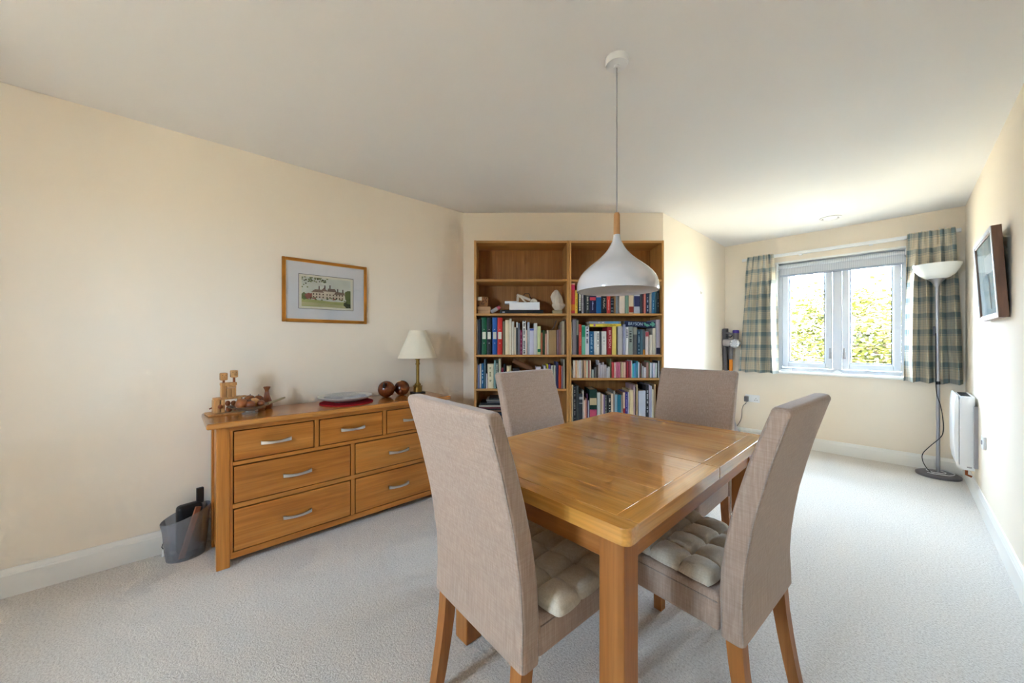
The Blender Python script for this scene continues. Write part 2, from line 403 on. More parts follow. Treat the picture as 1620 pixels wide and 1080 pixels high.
def make_chair(label, loc, rotz):
    t = thing('dining_chair', label, 'chair', loc, rotz, 'upholstered dining chairs around the table')
    b = obj('backrest', back_mesh(), m_linen, t, ang=60)
    for s in (-1, 1):
        obj('piping', tube(bmesh.new(), [(s * (halfw(z) - .004), lerp(REAR, min(z, .985)) + .004, z) for z in (.345, .45, .55, .7, .85, .95, .975)], .0022, 6), m_pipe, b)
        obj('piping', tube(bmesh.new(), [(s * (halfw(z) - .002), lerp(REAR, min(z, .985)) + .0565 - .014 * (z - .335) / .665, z) for z in (.345, .45, .55, .7, .85, .95, .975)], .0018, 6), m_pipe, b)
    s = obj('seat', B((-.213, -.205, .338), (.213, .225, .448), .014, 3), m_linen, t)
    bm = bmesh.new(); pts = [(-.2135, -.20, .424), (-.2135, .211, .424), (-.199, .2255, .424), (.199, .2255, .424), (.2135, .211, .424), (.2135, -.20, .424)]
    obj('piping', tube(bm, pts, .0022, 6), m_pipe, s)
    for sx in (-1, 1):
        x = sx * .185
        obj('leg', taper(x, .197, 0, x, .197, .34, .0165, .021), loak['z'], t)
        obj('leg', taper(x, -.292, 0, x, -.238, .345, .0165, .021), loak['z'], t)
    return t
def taper(x0, y0, z0, x1, y1, z1, h0, h1):
    bm = bmesh.new(); R = []
    for k in range(5):
        f = k / 4; x = x0 + (x1 - x0) * f; z = z0 + (z1 - z0) * f; y = y0 + (y1 - y0) * (1 - (1 - f) ** 1.4); h = h0 + (h1 - h0) * f
        R.append([bm.verts.new(p) for p in ((x - h, y - h, z), (x + h, y - h, z), (x + h, y + h, z), (x - h, y + h, z))])
    for A_, B_ in zip(R, R[1:]):
        for k in range(4): bm.faces.new((A_[k], A_[(k + 1) % 4], B_[(k + 1) % 4], B_[k]))
    bm.faces.new(R[0][::-1]); bm.faces.new(R[-1]); return bm
chairs = dict(
    A=make_chair('taupe upholstered high-back chair at the near table end, seen from behind', (-.845, .91, 0), -.045),
    D=make_chair('taupe upholstered high-back chair on the window side, its back nearest the heater wall', (-.54, 1.362, 0), PI / 2 - .075),
    B=make_chair('taupe upholstered high-back chair between the table and the sideboard wall, front catching light', (-1.13, 1.49, 0), -PI / 2),
    C=make_chair('taupe upholstered high-back chair at the far table end, shaded front facing viewer', (-.84, 1.97, 0), PI))
def cushion_mesh(seed, n=4, S=.2, th=.036):
    rnd = random.Random(seed); bm = bmesh.new(); N = 56; g = {}
    off = {(i, j): rnd.uniform(.85, 1.15) for i in range(n) for j in range(n)}
    for side in (0, 1):
        for i in range(N + 1):
            for j in range(N + 1):
                if side and (i in (0, N) or j in (0, N)): g[1, i, j] = g[0, i, j]; continue
                u, v = i / N, j / N; pu, pv = u * n, v * n
                a = abs(math.sin(PI * pu)); b = abs(math.sin(PI * pv))
                cell = off[min(n - 1, int(pu)), min(n - 1, int(pv))]
                edge = min(u, 1 - u, v, 1 - v); e = min(1, edge / .06); e = math.sqrt(max(0, 1 - (1 - e) ** 2))
                puff = (a * b) ** .26
                ridge = .5 * max(a, b) ** .6
                z = th * cell * e * (.22 + .78 * max(puff, ridge * .72)) if side == 0 else -.006 * e
                # scalloped outline
                sx = 1 - .035 * (1 - b ** .5) * abs(2 * u - 1) ** 3; sy = 1 - .035 * (1 - a ** .5) * abs(2 * v - 1) ** 3
                x = (2 * u - 1) * S * sx; y = (2 * v - 1) * S * sy
                dd = min(math.hypot((pu - round(pu)), (pv - round(pv))), .5); an = math.atan2(pv - round(pv), pu - round(pu)); z += (.0028 * math.sin(an * 7 + seed) * (1 - 2 * dd) + .0015 * math.sin(x * 80 + y * 50 + seed)) * e
                g[side, i, j] = bm.verts.new((x, y, z + .008))
    for side in (0, 1):
        for i in range(N):
            for j in range(N):
                q = [g[side, i, j], g[side, i + 1, j], g[side, i + 1, j + 1], g[side, i, j + 1]]
                try: bm.faces.new(q if side == 0 else q[::-1])
                except ValueError: pass
    return bm
def cushion(ch, label, seed, dx=0, dy=0, rz=0):
    M = chairs[ch]; t = thing('seat_cushion', label, 'cushion', (0, 0, 0), M.rotation_euler.z + rz, 'tufted seat cushions')
    c, s = math.cos(M.rotation_euler.z), math.sin(M.rotation_euler.z); px, py = dx, .012 + dy
    t.location = (M.location.x + c * px - s * py, M.location.y + s * px + c * py, .450)
    p = obj('pad', cushion_mesh(seed), m_cush, t, ang=75)
    bm = bmesh.new(); n = 4; S = .2
    for i in range(1, n):
        for j in range(1, n): ball(bm, ((2 * i / n - 1) * S, (2 * j / n - 1) * S, .0185), .006, sz=.5, u=8, v=6)
    obj('tuft_button', bm, m_pipe, p)
    return t
cA = cushion('A', 'oatmeal tufted cushion on the near-end chair, mostly in shade under the table', 3, .05, 0, .05)
cD = cushion('D', 'oatmeal tufted cushion on the window-side chair, lit puffs showing', 5, -.012, .0, -.03)
cC = cushion('C', 'oatmeal tufted cushion on the far-end chair with a hanging tie', 9)
bm = bmesh.new(); tube(bm, [(-.2, -.19, .02), (-.222, -.20, .01), (-.228, -.20, -.06), (-.226, -.198, -.14), (-.224, -.20, -.20)], .004, 6)
obj('tie', bm, m_cush, cC)

# ------------------------------------------------------------------ sideboard
SBX, SBW = -2.366, -2.74
sb = thing('sideboard', 'low oak sideboard with seven drawers and curved steel handles', 'sideboard', ((SBX + SBW) / 2, .836, 0))
obj('top', B((SBW + .005, .122, .728), (SBX + .034, 1.548, .757), .009, 3), wood('oak_sideboard_top', OAK['dark'], OAK['mid'], OAK['light'], 'y', rough=.26, coat=.5), sb, True)
for y0 in (.163, 1.452):
    for x0 in (SBX - .055, SBW + .02):
        obj('leg', B((x0, y0, 0), (x0 + .055, y0 + .055, .728), .0025, 1), oak['z'], sb, True)
for y0 in (.172, 1.466): obj('side_panel', B((SBW + .075, y0, .04), (SBX - .055, y0 + .03, .728)), oak['x'], sb, True)
obj('back_panel', B((SBW + .03, .218, .04), (SBW + .045, 1.452, .728)), oak['y'], sb, True)
obj('bottom_panel', B((SBW + .045, .218, .05), (SBX - .03, 1.452, .066)), oak['y'], sb, True)
for z0, z1, e in ((.703, .728, 0), (.521, .541, .012), (.297, .321, .012), (.038, .071, 0)): obj('rail', B((SBX - .05, .218 + e, z0), (SBX - .004, 1.452 - e, z1), .002), oak['y'], sb, True)
for z0, z1, ys in ((.541, .703, (.6275, 1.043)), (.321, .521, (.836,)), (.071, .297, (.836,))):
    for y in ys: obj('divider', B((SBX - .05, y - .012, z0), (SBX - .004, y + .012, z1), .002), oak['z'], sb, True)
for y in (.218, 1.440): obj('stile', B((SBX - .05, y, .071), (SBX - .004, y + .012, .703)), oak['z'], sb, True)
obj('drawer_gap_shade', B((SBX - .06, .23, .072), (SBX - .052, 1.44, .70)), m_dark, sb, True)  # black sheet painting the shade seen in the gaps around the drawers
def handle_mesh(yc, zc):
    bm = bmesh.new(); n = 14; R = []
    for k in range(n + 1):
        f = k / n; y = yc - .072 + .144 * f; x = SBX + .006 + .022 * math.sin(PI * f) ** .8; z = zc - .002 * math.sin(PI * f)
        hh = .011 - .004 * math.sin(PI * f); d = .004
        R.append([bm.verts.new(p) for p in ((x - d, y, z - hh), (x + d, y, z - hh * .8), (x + d, y, z + hh * .8), (x - d, y, z + hh))])
    for A_, B_ in zip(R, R[1:]):
        for k in range(4): bm.faces.new((A_[k], A_[(k + 1) % 4], B_[(k + 1) % 4], B_[k]))
    bm.faces.new(R[0][::-1]); bm.faces.new(R[-1])
    for s in (-1, 1): box(bm, (SBX - .004, yc + s * .066 - .006, zc - .004), (SBX + .008, yc + s * .066 + .006, zc + .008))
    return bm
for y0, y1, z0, z1 in ((.232, .6135, .543, .701), (.6415, 1.029, .543, .701), (1.057, 1.438, .543, .701), (.232, .822, .323, .518), (.850, 1.438, .323, .518), (.232, .822, .073, .294), (.850, 1.438, .073, .294)):
    d = obj('drawer', B((SBX - .032, y0 + .0032, z0 + .0032), (SBX - .001, y1 - .0032, z1 - .0032), .002), oak['y'], sb, True)
    hz = {.543: .62, .323: .415, .073: .18}[z0]
    h = obj('handle', handle_mesh((y0 + y1) / 2, hz), m_metal, sb, True); h.parent = d

# ------------------------------------------------------------------ things on the sideboard
ST = .757
pm = tag(obj('placemat', prism(bmesh.new(), [(.165 * math.cos(2 * PI * k / 48), .165 * math.sin(2 * PI * k / 48)) for k in range(48)], 0, .006, .002), m_red, loc=(-2.555, .862, ST)), 'round red felt mat under the shallow dish', 'mat')
dish = thing('dish', 'wide shallow grey-white ceramic dish on a red mat', 'dish', (-2.56, .855, ST + .006))
obj('body', lathe(bmesh.new(), [(0, 0), (.07, 0), (.075, .004), (.11, .014), (.145, .024), (.166, .036), (.168, .042), (.163, .043), (.135, .036), (.10, .030), (0, .026)], 56), m_ceramic, dish, ang=50)
bm = bmesh.new()
for k in range(36):
    a = 2 * PI * k / 36; tube(bm, [(.02 * math.cos(a), .02 * math.sin(a), .0265), (.09 * math.cos(a), .09 * math.sin(a), .0295), (.132 * math.cos(a), .132 * math.sin(a), .0357)], .0012, 4)
obj('fluting', bm, m_lgrey, dish)
for nm, x, y, r, lab, hollow in (('wooden_sphere', -2.60, 1.158, .060, 'burr wood sphere with dark voids nearer the dish', True), ('wooden_sphere', -2.61, 1.285, .057, 'smooth dark wooden sphere beside the brass lamp', False)):
    o = thing(nm, lab, 'ornament', (x, y, ST), 0, 'turned wooden spheres on the sideboard')
    obj('body', ball(bmesh.new(), (0, 0, r * .985), r, u=36, v=24), m_burl, o, ang=60)
    if hollow:
        bm = bmesh.new()
        for (a, e, s, q) in ((-.35, .55, .015, .5), (-.15, .45, .010, .9), (-.5, .8, .012, .4), (.3, .75, .009, .6)):
            d = Vector((math.cos(a + .3) * math.cos(e), math.sin(a - .6) * math.cos(e), math.sin(e)))
            ball(bm, Vector((0, 0, r * .985)) + d * (r * .965), s, 1, q, 1.2, 10, 8)
        obj('void', bm, m_dark, o)
    else:
        obj('knot', ball(bmesh.new(), (.038, -.03, r * .7), .012, 1, .8, 1.6, 12, 8), m_walnut, o)
lamp = thing('table_lamp', 'brass column table lamp with a cream cone shade at sideboard end', 'lamp', (-2.63, 1.43, ST))
bm = B((-.045, -.045, 0), (.045, .045, .012), .003); obj('plinth', bm, m_dark, lamp)
bm = lathe(bmesh.new(), [(0, .012), (.034, .012), (.034, .05), (.037, .053), (.037, .06), (.026, .064), (.022, .078), (0, .08)], 28); obj('base', bm, m_brass, lamp)
bm = lathe(bmesh.new(), [(.016, .078), (.0125, .09), (.0125, .225), (.018, .23), (.018, .236), (.014, .24), (.014, .262), (.019, .268), (.019, .28), (0, .282)], 24); obj('column', bm, m_brass, lamp)
sh = obj('shade', lathe(bmesh.new(), [(.152, .28), (.150, .28), (.0615, .50), (.0635, .50), (.152, .28)], 56), m_shade, lamp, ang=60)
for r, z in ((.1525, .282), (.064, .498)): obj('trim', tube(bmesh.new(), [(r * math.cos(2 * PI * k / 40), r * math.sin(2 * PI * k / 40), z) for k in range(41)], .002, 6), m_shade, sh)
obj('lamp_holder', lathe(bmesh.new(), [(.012, .282), (.012, .33), (.02, .34), (.024, .38), (0, .41)], 16), m_white, lamp)
# bowl of wooden fruit
bw = thing('fruit_bowl', 'shallow smoky glass bowl with a rim handle holding wooden fruit', 'bowl', (-2.545, .325, ST))
obj('bowl', lathe(bmesh.new(), [(0, 0), (.036, 0), (.037, .004), (.022, .010), (.022, .016), (.06, .026), (.098, .044), (.102, .048), (.097, .047), (.06, .031), (0, .021)], 40, sx=.85, sy=1.05), m_bowlglass, bw, ang=50)
obj('rim_handle', tube(bmesh.new(), [(-.01, .09, .046), (-.03, .13, .052), (-.05, .165, .060), (-.058, .185, .065)], [.008, .007, .007, .005], 8), m_stone2, bw)
for x, y, z, r, sx, sz, m, lab in ((-2.51, .283, .052, .030, 1, 1, m_walnut, 'round wooden apple at the bowl edge next to the carved figure'), (-2.50, .320, .044, .026, 1.2, .95, m_walnut, 'dark polished wooden fruit at the front of the bowl'),
        (-2.535, .342, .048, .031, 1.1, .9, m_pale, 'orange-brown wooden peach in the middle of the bowl'), (-2.585, .33, .062, .029, 1.25, .9, m_burl, 'brown wooden fruit at the back of the bowl'),
        (-2.565, .368, .060, .027, 1, .95, m_burl, 'nearly black wooden plum in the bowl'), (-2.515, .372, .046, .021, 1.5, .8, m_walnut, 'small red-brown wooden pear near the bowl handle')):
    o = thing('wooden_fruit', lab, 'ornament', (x, y, ST + z - r * sz + .011), 0, 'wooden fruit in the bowl')
    obj('flesh', ball(bmesh.new(), (0, 0, r * sz), r, sx, 1, sz), m, o, ang=60)
    obj('stalk', tube(bmesh.new(), [(0, 0, r * sz * 1.8), (.003, .002, r * sz * 2.25)], .002, 6), m_dark, o)
o = tag(obj('bud_vase', lathe(bmesh.new(), [(0, 0), (.022, 0), (.03, .012), (.031, .03), (.024, .055), (.015, .08), (.011, .10), (.011, .112), (.02, .132), (.018, .133), (.008, .112), (0, .10)], 28), m_walnut, loc=(-2.66, .425, ST), ang=50), 'slender flared bud vase turned from red-brown wood', 'vase')
o = tag(obj('wooden_flask', lathe(bmesh.new(), [(0, 0), (.016, 0), (.022, .012), (.020, .03), (.010, .042), (.005, .05), (.004, .066), (.006, .068), (0, .07)], 20), m_walnut, loc=(-2.625, .392, ST), ang=50), 'tiny stoppered wooden flask in front of the bud vase', 'ornament')
# carved wooden figure group
fg = thing('wooden_sculpture', 'carved pale wood sculpture of stacked blocks with two small heads', 'sculpture', (-2.635, .222, ST), .1)
obj('base', B((-.06, -.085, 0), (.06, .12, .010), .003), m_pale, fg)
obj('bench', B((-.024, -.055, .082), (.030, .075, .094), .003), m_pale, fg)
for y0, y1 in ((-.058, -.028), (-.024, -.006), (.058, .074)): obj('post', B((-.022, y0, .010), (.026, y1, .083), .003), m_pale, fg)
for k in range(3): obj('slat', B((-.022, -.02 + k * .0225, .094), (.020, .0015 + k * .0225, .172), .002), m_pale, fg)
obj('lintel', B((-.024, -.022, .160), (.024, .050, .176), .002), m_pale, fg)
obj('belt', B((-.020, .004, .142), (.0235, .044, .152), .002), m_card, fg)
for y, z, m in ((-.008, .190, m_pale), (.040, .203, m_pale)):
    obj('neck', B((-.006, y - .005, .174), (.006, y + .005, z + .004)), m_walnut, fg)
    h = obj('head', B((-.016, y - .017, z), (.016, y + .017, z + .042), .005), m, fg)
    obj('nose', B((.014, y - .004, z + .012), (.022, y + .004, z + .026), .002), m, h)
    for dy in (-.008, .008): obj('eye', ball(bmesh.new(), (.016, y + dy, z + .030), .002, u=8, v=6), m_dark, h)
for p, r in (((.026, -.028, .045), .011), ((.028, .006, .060), .013), ((.028, .032, .058), .013), ((.030, .012, .030), .016), ((.030, .040, .032), .015)): obj('crouching_figure', ball(bmesh.new(), p, r, .8, 1, 1.2, 12, 8), m_walnut, fg)
obj('arm', tube(bmesh.new(), [(0, .07, .088), (0, .092, .090), (.01, .106, .087)], [.007, .005, .004], 8), m_pale, fg)
obj('peg', tube(bmesh.new(), [(0, -.06, .04), (0, -.072, .035)], .004, 8), m_walnut, fg)

# ------------------------------------------------------------------ framed print on the sideboard wall
def left_wall_x(y): return XL0 - .03 + (c1.x - (XL0 - .03)) * (y - YB) / (c1.y - YB)
WA = -math.atan2(c1.x - (XL0 - .03), c1.y - YB)
pc = thing('framed_print', 'gilt framed watercolour of a country house on the cream sideboard wall', 'picture', (left_wall_x(.8) + .002, .798, 1.299), WA)
m_ink = plain('print_line', '4a4450', .8); pr = {k: plain('print_' + k, v, .85, .1, var=.12) for k, v in dict(sky='d9dcd0', lawn='b9bd7c', lawn2='cfc999', tree='7a8350', dark='4d4f38', wall='d8cbb4', roof='8a7466', chim='5c4a44', bush='a3655a', trunk='6b5a40').items()}
PWd, PHt, fr = .548, .428, .020
bm = bmesh.new()
for lo, hi in (((0, -PWd / 2, 0), (.018, -PWd / 2 + fr, PHt)), ((0, PWd / 2 - fr, 0), (.018, PWd / 2, PHt)), ((0, -PWd / 2 + fr, 0), (.018, PWd / 2 - fr, fr)), ((0, -PWd / 2 + fr, PHt - fr), (.018, PWd / 2 - fr, PHt))): box(bm, lo, hi, .004)
f1 = obj('frame', bm, m_gold, pc)
bm = bmesh.new(); i0 = fr - .004
for lo, hi in (((.012, -PWd / 2 + i0, i0), (.0165, -PWd / 2 + i0 + .006, PHt - i0)), ((.012, PWd / 2 - i0 - .006, i0), (.0165, PWd / 2 - i0, PHt - i0)), ((.012, -PWd / 2 + i0, i0), (.0165, PWd / 2 - i0, i0 + .006)), ((.012, -PWd / 2 + i0, PHt - i0 - .006), (.0165, PWd / 2 - i0, PHt - i0))): box(bm, lo, hi)
obj('slip', bm, plain('bright_gilt', 'e0a550', .3, .5, .6, var=.1), f1)
obj('mount', B((.004, -PWd / 2 + fr - .002, fr - .002), (.009, PWd / 2 - fr + .002, PHt - fr + .002)), m_mat, pc)
y0, y1, z0, z1 = -.178, .178, .092, .328
bm = frame_ring(bmesh.new(), y0, y1, z0, z1, .0028, 0, .0006, 0)
bmesh.ops.transform(bm, matrix=Matrix(((0, 1, 0, .0090), (1, 0, 0, 0), (0, 0, 1, 0), (0, 0, 0, 1))), verts=bm.verts); obj('ruled_line', bm, m_ink, pc)
bm = B((.009, y0 + .003, z0 + .003), (.0094, y1 - .003, z1 - .003)); obj('paper', bm, m_paper, pc)
a0, a1, b0, b1 = -.160, .158, .110, .310; PX = .0096
slots = ['sky', 'lawn', 'lawn2', 'tree', 'dark', 'wall', 'roof', 'chim', 'bush', 'trunk']; bm = bmesh.new(); rnd = random.Random(4); depth = [0]
def pp(poly, k):
    depth[0] += 1; x = PX + depth[0] * .00001
    f = bm.faces.new([bm.verts.new((x, a0 + (a1 - a0) * u, b0 + (b1 - b0) * v)) for u, v in poly]); f.material_index = slots.index(k)
def R4(u0, v0, u1, v1, k): pp([(u0, v0), (u1, v0), (u1, v1), (u0, v1)], k)
R4(0, 0, 1, 1, 'sky'); pp([(0, 0), (1, 0), (1, .22), (.6, .2), (0, .26)], 'lawn'); pp([(0, .03), (1, .0), (1, .08), (.5, .13), (0, .14)], 'lawn2')
def blob(cx, cy, rx_, ry_, k, n=26):
    pp([(min(1, max(0, cx + rx_ * math.cos(2 * PI * q / n) * rnd.uniform(.8, 1.1))), min(1, max(0, cy + ry_ * math.sin(2 * PI * q / n) * rnd.uniform(.75, 1.15)))) for q in range(n)], k)
blob(.06, .34, .08, .12, 'tree'); blob(.16, .36, .1, .11, 'bush'); blob(.95, .45, .09, .2, 'tree'); blob(.98, .14, .13, .16, 'dark'); blob(.97, .25, .08, .1, 'tree')
for (u0, v0, u1, v1) in ((.2, .3, .42, .5), (.38, .28, .68, .55), (.66, .3, .86, .46)): R4(u0, v0, u1, v1, 'wall')
pp([(.18, .5), (.44, .5), (.38, .60), (.26, .6)], 'roof'); pp([(.36, .55), (.52, .55), (.44, .68)], 'roof'); pp([(.5, .55), (.7, .55), (.66, .66), (.52, .66)], 'roof'); pp([(.64, .46), (.88, .46), (.85, .56), (.68, .56)], 'roof')
for u, v in ((.34, .6), (.455, .64), (.56, .66), (.72, .55), (.83, .54)): R4(u - .012, v, u + .012, v + .12, 'chim')
for u in (.23, .29, .35, .42, .5, .56, .63, .7, .76, .82):
    R4(u - .012, .41, u + .012, .46, 'chim'); R4(u - .012, .31, u + .012, .36, 'chim')
for q in range(60):
    u = rnd.uniform(0, .52) ** 1.0; v = 1 - rnd.random() ** 2 * (.38 if u < .12 else .16); blob(u, v, .018, .022, 'tree' if q % 3 else 'dark', 7)
for q in range(26): blob(rnd.uniform(.1, .9), rnd.uniform(.24, .31), .025, .02, rnd.choice(['tree', 'dark', 'bush']), 7)
for q in range(14): R4(rnd.uniform(0, .5), q * .012 + .01, rnd.uniform(.5, 1), q * .012 + .014, 'lawn')
obj('print', bm, [pr[k] for k in slots], pc, smooth=False)
obj('glass', B((.0112, -PWd / 2 + fr, fr), (.0122, PWd / 2 - fr, PHt - fr)), m_pglass, pc)

# ------------------------------------------------------------------ waste bin
bn = thing('waste_bin', 'clear smoky plastic waste bin leaning rim beside the sideboard leg', 'bin', (-2.665, .055, 0))
bm = lathe(bmesh.new(), [(0, .004), (.078, .004), (.082, .0), (.09, .06), (.098, .16), (.105, .235), (.106, .245), (.104, .245), (.096, .16), (.086, .05), (.078, .008), (0, .008)], 40, sy=.98, sx=.82)
for v in bm.verts:
    if v.co.z > .2: v.co.z += .03 * (v.co.y / .1) - .012
obj('body', bm, m_frost, bn, ang=50)
o = thing('black_case', 'black moulded case with an upright tab standing inside the bin', 'case', (-2.69, .07, .01), .2)
obj('shell', B((-.035, -.055, 0), (.03, .055, .262), .022, 3), m_dark, o); obj('tab', B((-.012, .03, .25), (.008, .062, .335), .004), m_dark, o)
bm = bmesh.new(); box(bm, (-.005, -.014, 0), (.005, .014, .258), .002, 2)
o = tag(obj('wooden_rule', bm, wood('pink_wood', '9c5a40', 'b06c50', 'c08064', 'z', rough=.5), loc=(-2.612, .035, .014), rot=(-.30, .03, .5)), 'reddish wooden strip with a hole, leaning in the bin', 'ruler')
cb = thing('cord_pull', 'small dark cord loop with white bead by the skirting beside the bin', 'cord', (-2.735, -.035, 0))
obj('loop', tube(bmesh.new(), [(0, .0, .04), (.004, -.006, .055), (.004, -.002, .072), (0, .008, .074), (0, .011, .06), (.002, .004, .05)], .0022, 6), m_dark, cb)
obj('bead', lathe(bmesh.new(), [(0, .0), (.008, .002), (.006, .03), (.002, .042), (0, .043)], 12), m_white, cb)

# ------------------------------------------------------------------ pendant lamp
pl = thing('pendant_lamp', 'white bell pendant with wooden neck hanging over the table', 'lamp', (-.812, 1.36, 0))
obj('ceiling_rose', lathe(bmesh.new(), [(0, CH), (.047, CH), (.047, CH - .018), (.043, CH - .027), (.012, CH - .030), (.012, CH - .036), (0, CH - .037)], 40), m_white, pl)
obj('cord', tube(bmesh.new(), [(0, 0, CH - .03), (0, 0, 1.70)], .0026, 8), m_lgrey, pl)
obj('wooden_neck', lathe(bmesh.new(), [(0, 1.706), (.009, 1.706), (.0125, 1.698), (.0135, 1.62), (.0135, 1.615), (0, 1.615)], 24), wood('neck_wood', 'a8703c', 'b9824c', 'c89460', 'z', rough=.5), pl)
outer = [(.0125, 1.615), (.0135, 1.612), (.0155, 1.598), (.020, 1.585), (.028, 1.568), (.037, 1.553), (.049, 1.538), (.0665, 1.520), (.086, 1.503), (.108, 1.486), (.127, 1.470), (.142, 1.455), (.153, 1.440), (.160, 1.424), (.1645, 1.407), (.166, 1.392), (.1655, 1.378)]
inner = [(r - .0025, z) for r, z in outer[::-1]]
m_lampw = plain('white_lacquered_metal', 'd8d4d4', .12, .5, var=.005, Coat_Weight=.6, Coat_Roughness=.05)
obj('shade', lathe(bmesh.new(), outer + inner, 72), m_lampw, pl, ang=50)
obj('bulb', ball(bmesh.new(), (0, 0, 1.49), .03), m_white, pl); obj('lamp_holder', lathe(bmesh.new(), [(0, 1.60), (.012, 1.60), (.018, 1.56), (.018, 1.515), (0, 1.515)], 16), m_white, pl)

# ------------------------------------------------------------------ bookcases
ZF = 3.06; BD = .27; BT = .018
def bc_frame(name, label, pxa, pxb, shelves):
    a = onZ(pxa, 0, ZF); wdt = (pxb - pxa) / F * ZF
    t = thing(name, label, 'bookcase', (a.x, a.y, 0), YAW, 'oak bookcases on the angled wall')
    for x in (0, wdt - BT): obj('side_panel', B((x, 0, 0), (x + BT, BD, 2.019), .001, 1), boak['z'], t)
    obj('top_panel', B((BT, 0, 2.019 - BT - .002), (wdt - BT, BD - .006, 2.017)), boak['x'], t)
    obj('back_panel', B((BT - .003, BD - .006, .05), (wdt - BT + .003, BD, 2.012)), bback, t)
    obj('plinth', B((BT, .012, 0), (wdt - BT, .03, .07)), boak['x'], t)
    for z in shelves + [.088]: obj('shelf', B((BT, .004, z - BT), (wdt - BT, BD - .008, z), .001, 1), boak['x'], t)
    return t
def zof(py, Z=ZF): return CAMH - (py - 540) / F * Z
ZL2, ZL3, ZL4, ZL5 = zof(495.5), zof(561), zof(615), .47
ZR4, ZR5, ZR6 = zof(561), zof(598), .47
bcl = bc_frame('bookcase', 'tall oak bookcase beside the corner, with ring binders and an empty upper bay', 750, 900, [zof(441.5), ZL2, ZL3, ZL4, ZL5])
bcr = bc_frame('bookcase', 'tall oak bookcase behind the pendant, packed with books', 900.4, 1050.5, [zof(441.5), ZL2, ZR4, ZR5, ZR6])
NB = {1: 'first', 2: 'second', 3: 'third', 4: 'fourth', 5: 'fifth', 6: 'sixth', 7: 'seventh', 8: 'eighth', 9: 'ninth', 10: 'tenth', 11: 'eleventh', 12: 'twelfth', 13: 'thirteenth', 14: 'fourteenth', 15: 'fifteenth', 16: 'sixteenth', 17: 'seventeenth', 18: 'eighteenth', 19: 'nineteenth', 20: 'twentieth'}
def ordinal(n):
    if n <= 20: return NB[n]
    return {2: 'twenty-', 3: 'thirty-', 4: 'forty-', 5: 'fifty-'}[n // 10] + NB[n % 10] if n % 10 else {3: 'thirtieth', 4: 'fortieth', 5: 'fiftieth'}[n // 10]
def book_mesh(w, d, h, spine_r=True):
    bm = bmesh.new(); t = min(.0022, w * .18)
    n = 5 if w > .012 else 3
    sp = [(w * k / (n - 1), .003 * (abs(2 * k / (n - 1) - 1) ** 2)) for k in range(n)]
    poly = sp + [(w, d), (w - t, d), (w - t, .008), (t, .008), (t, d), (0, d)]
    prism(bm, poly, 0, h)
    f0 = set(bm.faces); box(bm, (t, .006, .003), (w - t, d - .003, h - .003))
    for f in bm.faces:
        if f not in f0: f.material_index = 1
    return bm
def dashes(bm, w, h, rnd, frac=.55, z0=.12, z1=.9, y=-.0004):
    z = h * z0
    while z < h * z1:
        l = rnd.uniform(.006, .014); 
        if rnd.random() > .18: box(bm, (w * (.5 - frac / 2), y, z), (w * (.5 + frac / 2) * rnd.uniform(.85, 1), .001, z + l * .75))
        z += l + (.012 if rnd.random() < .12 else .001)
    return bm
def book(x0, x1, yt, zs, hexc, desc, shelf, idx, group, Z=None, letters=None, band=None, lean=0, depth=None, kind='book'):
    Z = Z or ZF + random.Random(int(x0 * 10)).choice((.018, .022, .026, .03))
    a = onZ(x0, 0, Z); w = (x1 - x0) / F * Z - .0006; h = zof(yt, Z) - zs
    d = depth or min(.225, BD - (Z - ZF) - .012); d = min(d, max(.12, h * .74))
    lab = f'{desc}, {ordinal(idx)} from the left on {shelf}'
    o = obj(kind, book_mesh(w, d, h), [cmat(hexc), m_pages], smooth=False, loc=(a.x, a.y, zs + .0003), rot=(0, math.radians(lean), YAW))
    tag(o, lab, {'ring_binder': 'binder', 'box_file': 'box file'}.get(kind, 'book'), group)
    if letters:
        c, f, z0, z1 = letters; obj('lettering', dashes(bmesh.new(), w, h, random.Random(int(x0)), f, z0, z1), cmat(c), o, smooth=False)
    for (c, z0, z1) in band or []:
        obj('spine_band', B((w * .03, -.0006, h * z0), (w * .97, .001, h * z1)), cmat(c), o, smooth=False)
    return o
def text(body, size, mat, parent, loc, rot, ext=.0003, align='CENTER', sx=1):
    cu = bpy.data.curves.new('lettering', 'FONT'); cu.body = body; cu.size = size; cu.extrude = ext; cu.align_x = align; cu.align_y = 'CENTER'
    cu.materials.append(mat); tmp = bpy.data.objects.new('lettering', cu); me = bpy.data.meshes.new_from_object(tmp); bpy.data.objects.remove(tmp); o = bpy.data.objects.new('lettering', me); COL.objects.link(o); o.parent = parent; o.location = loc; o.rotation_euler = rot; o.scale = (sx, 1, 1); return o
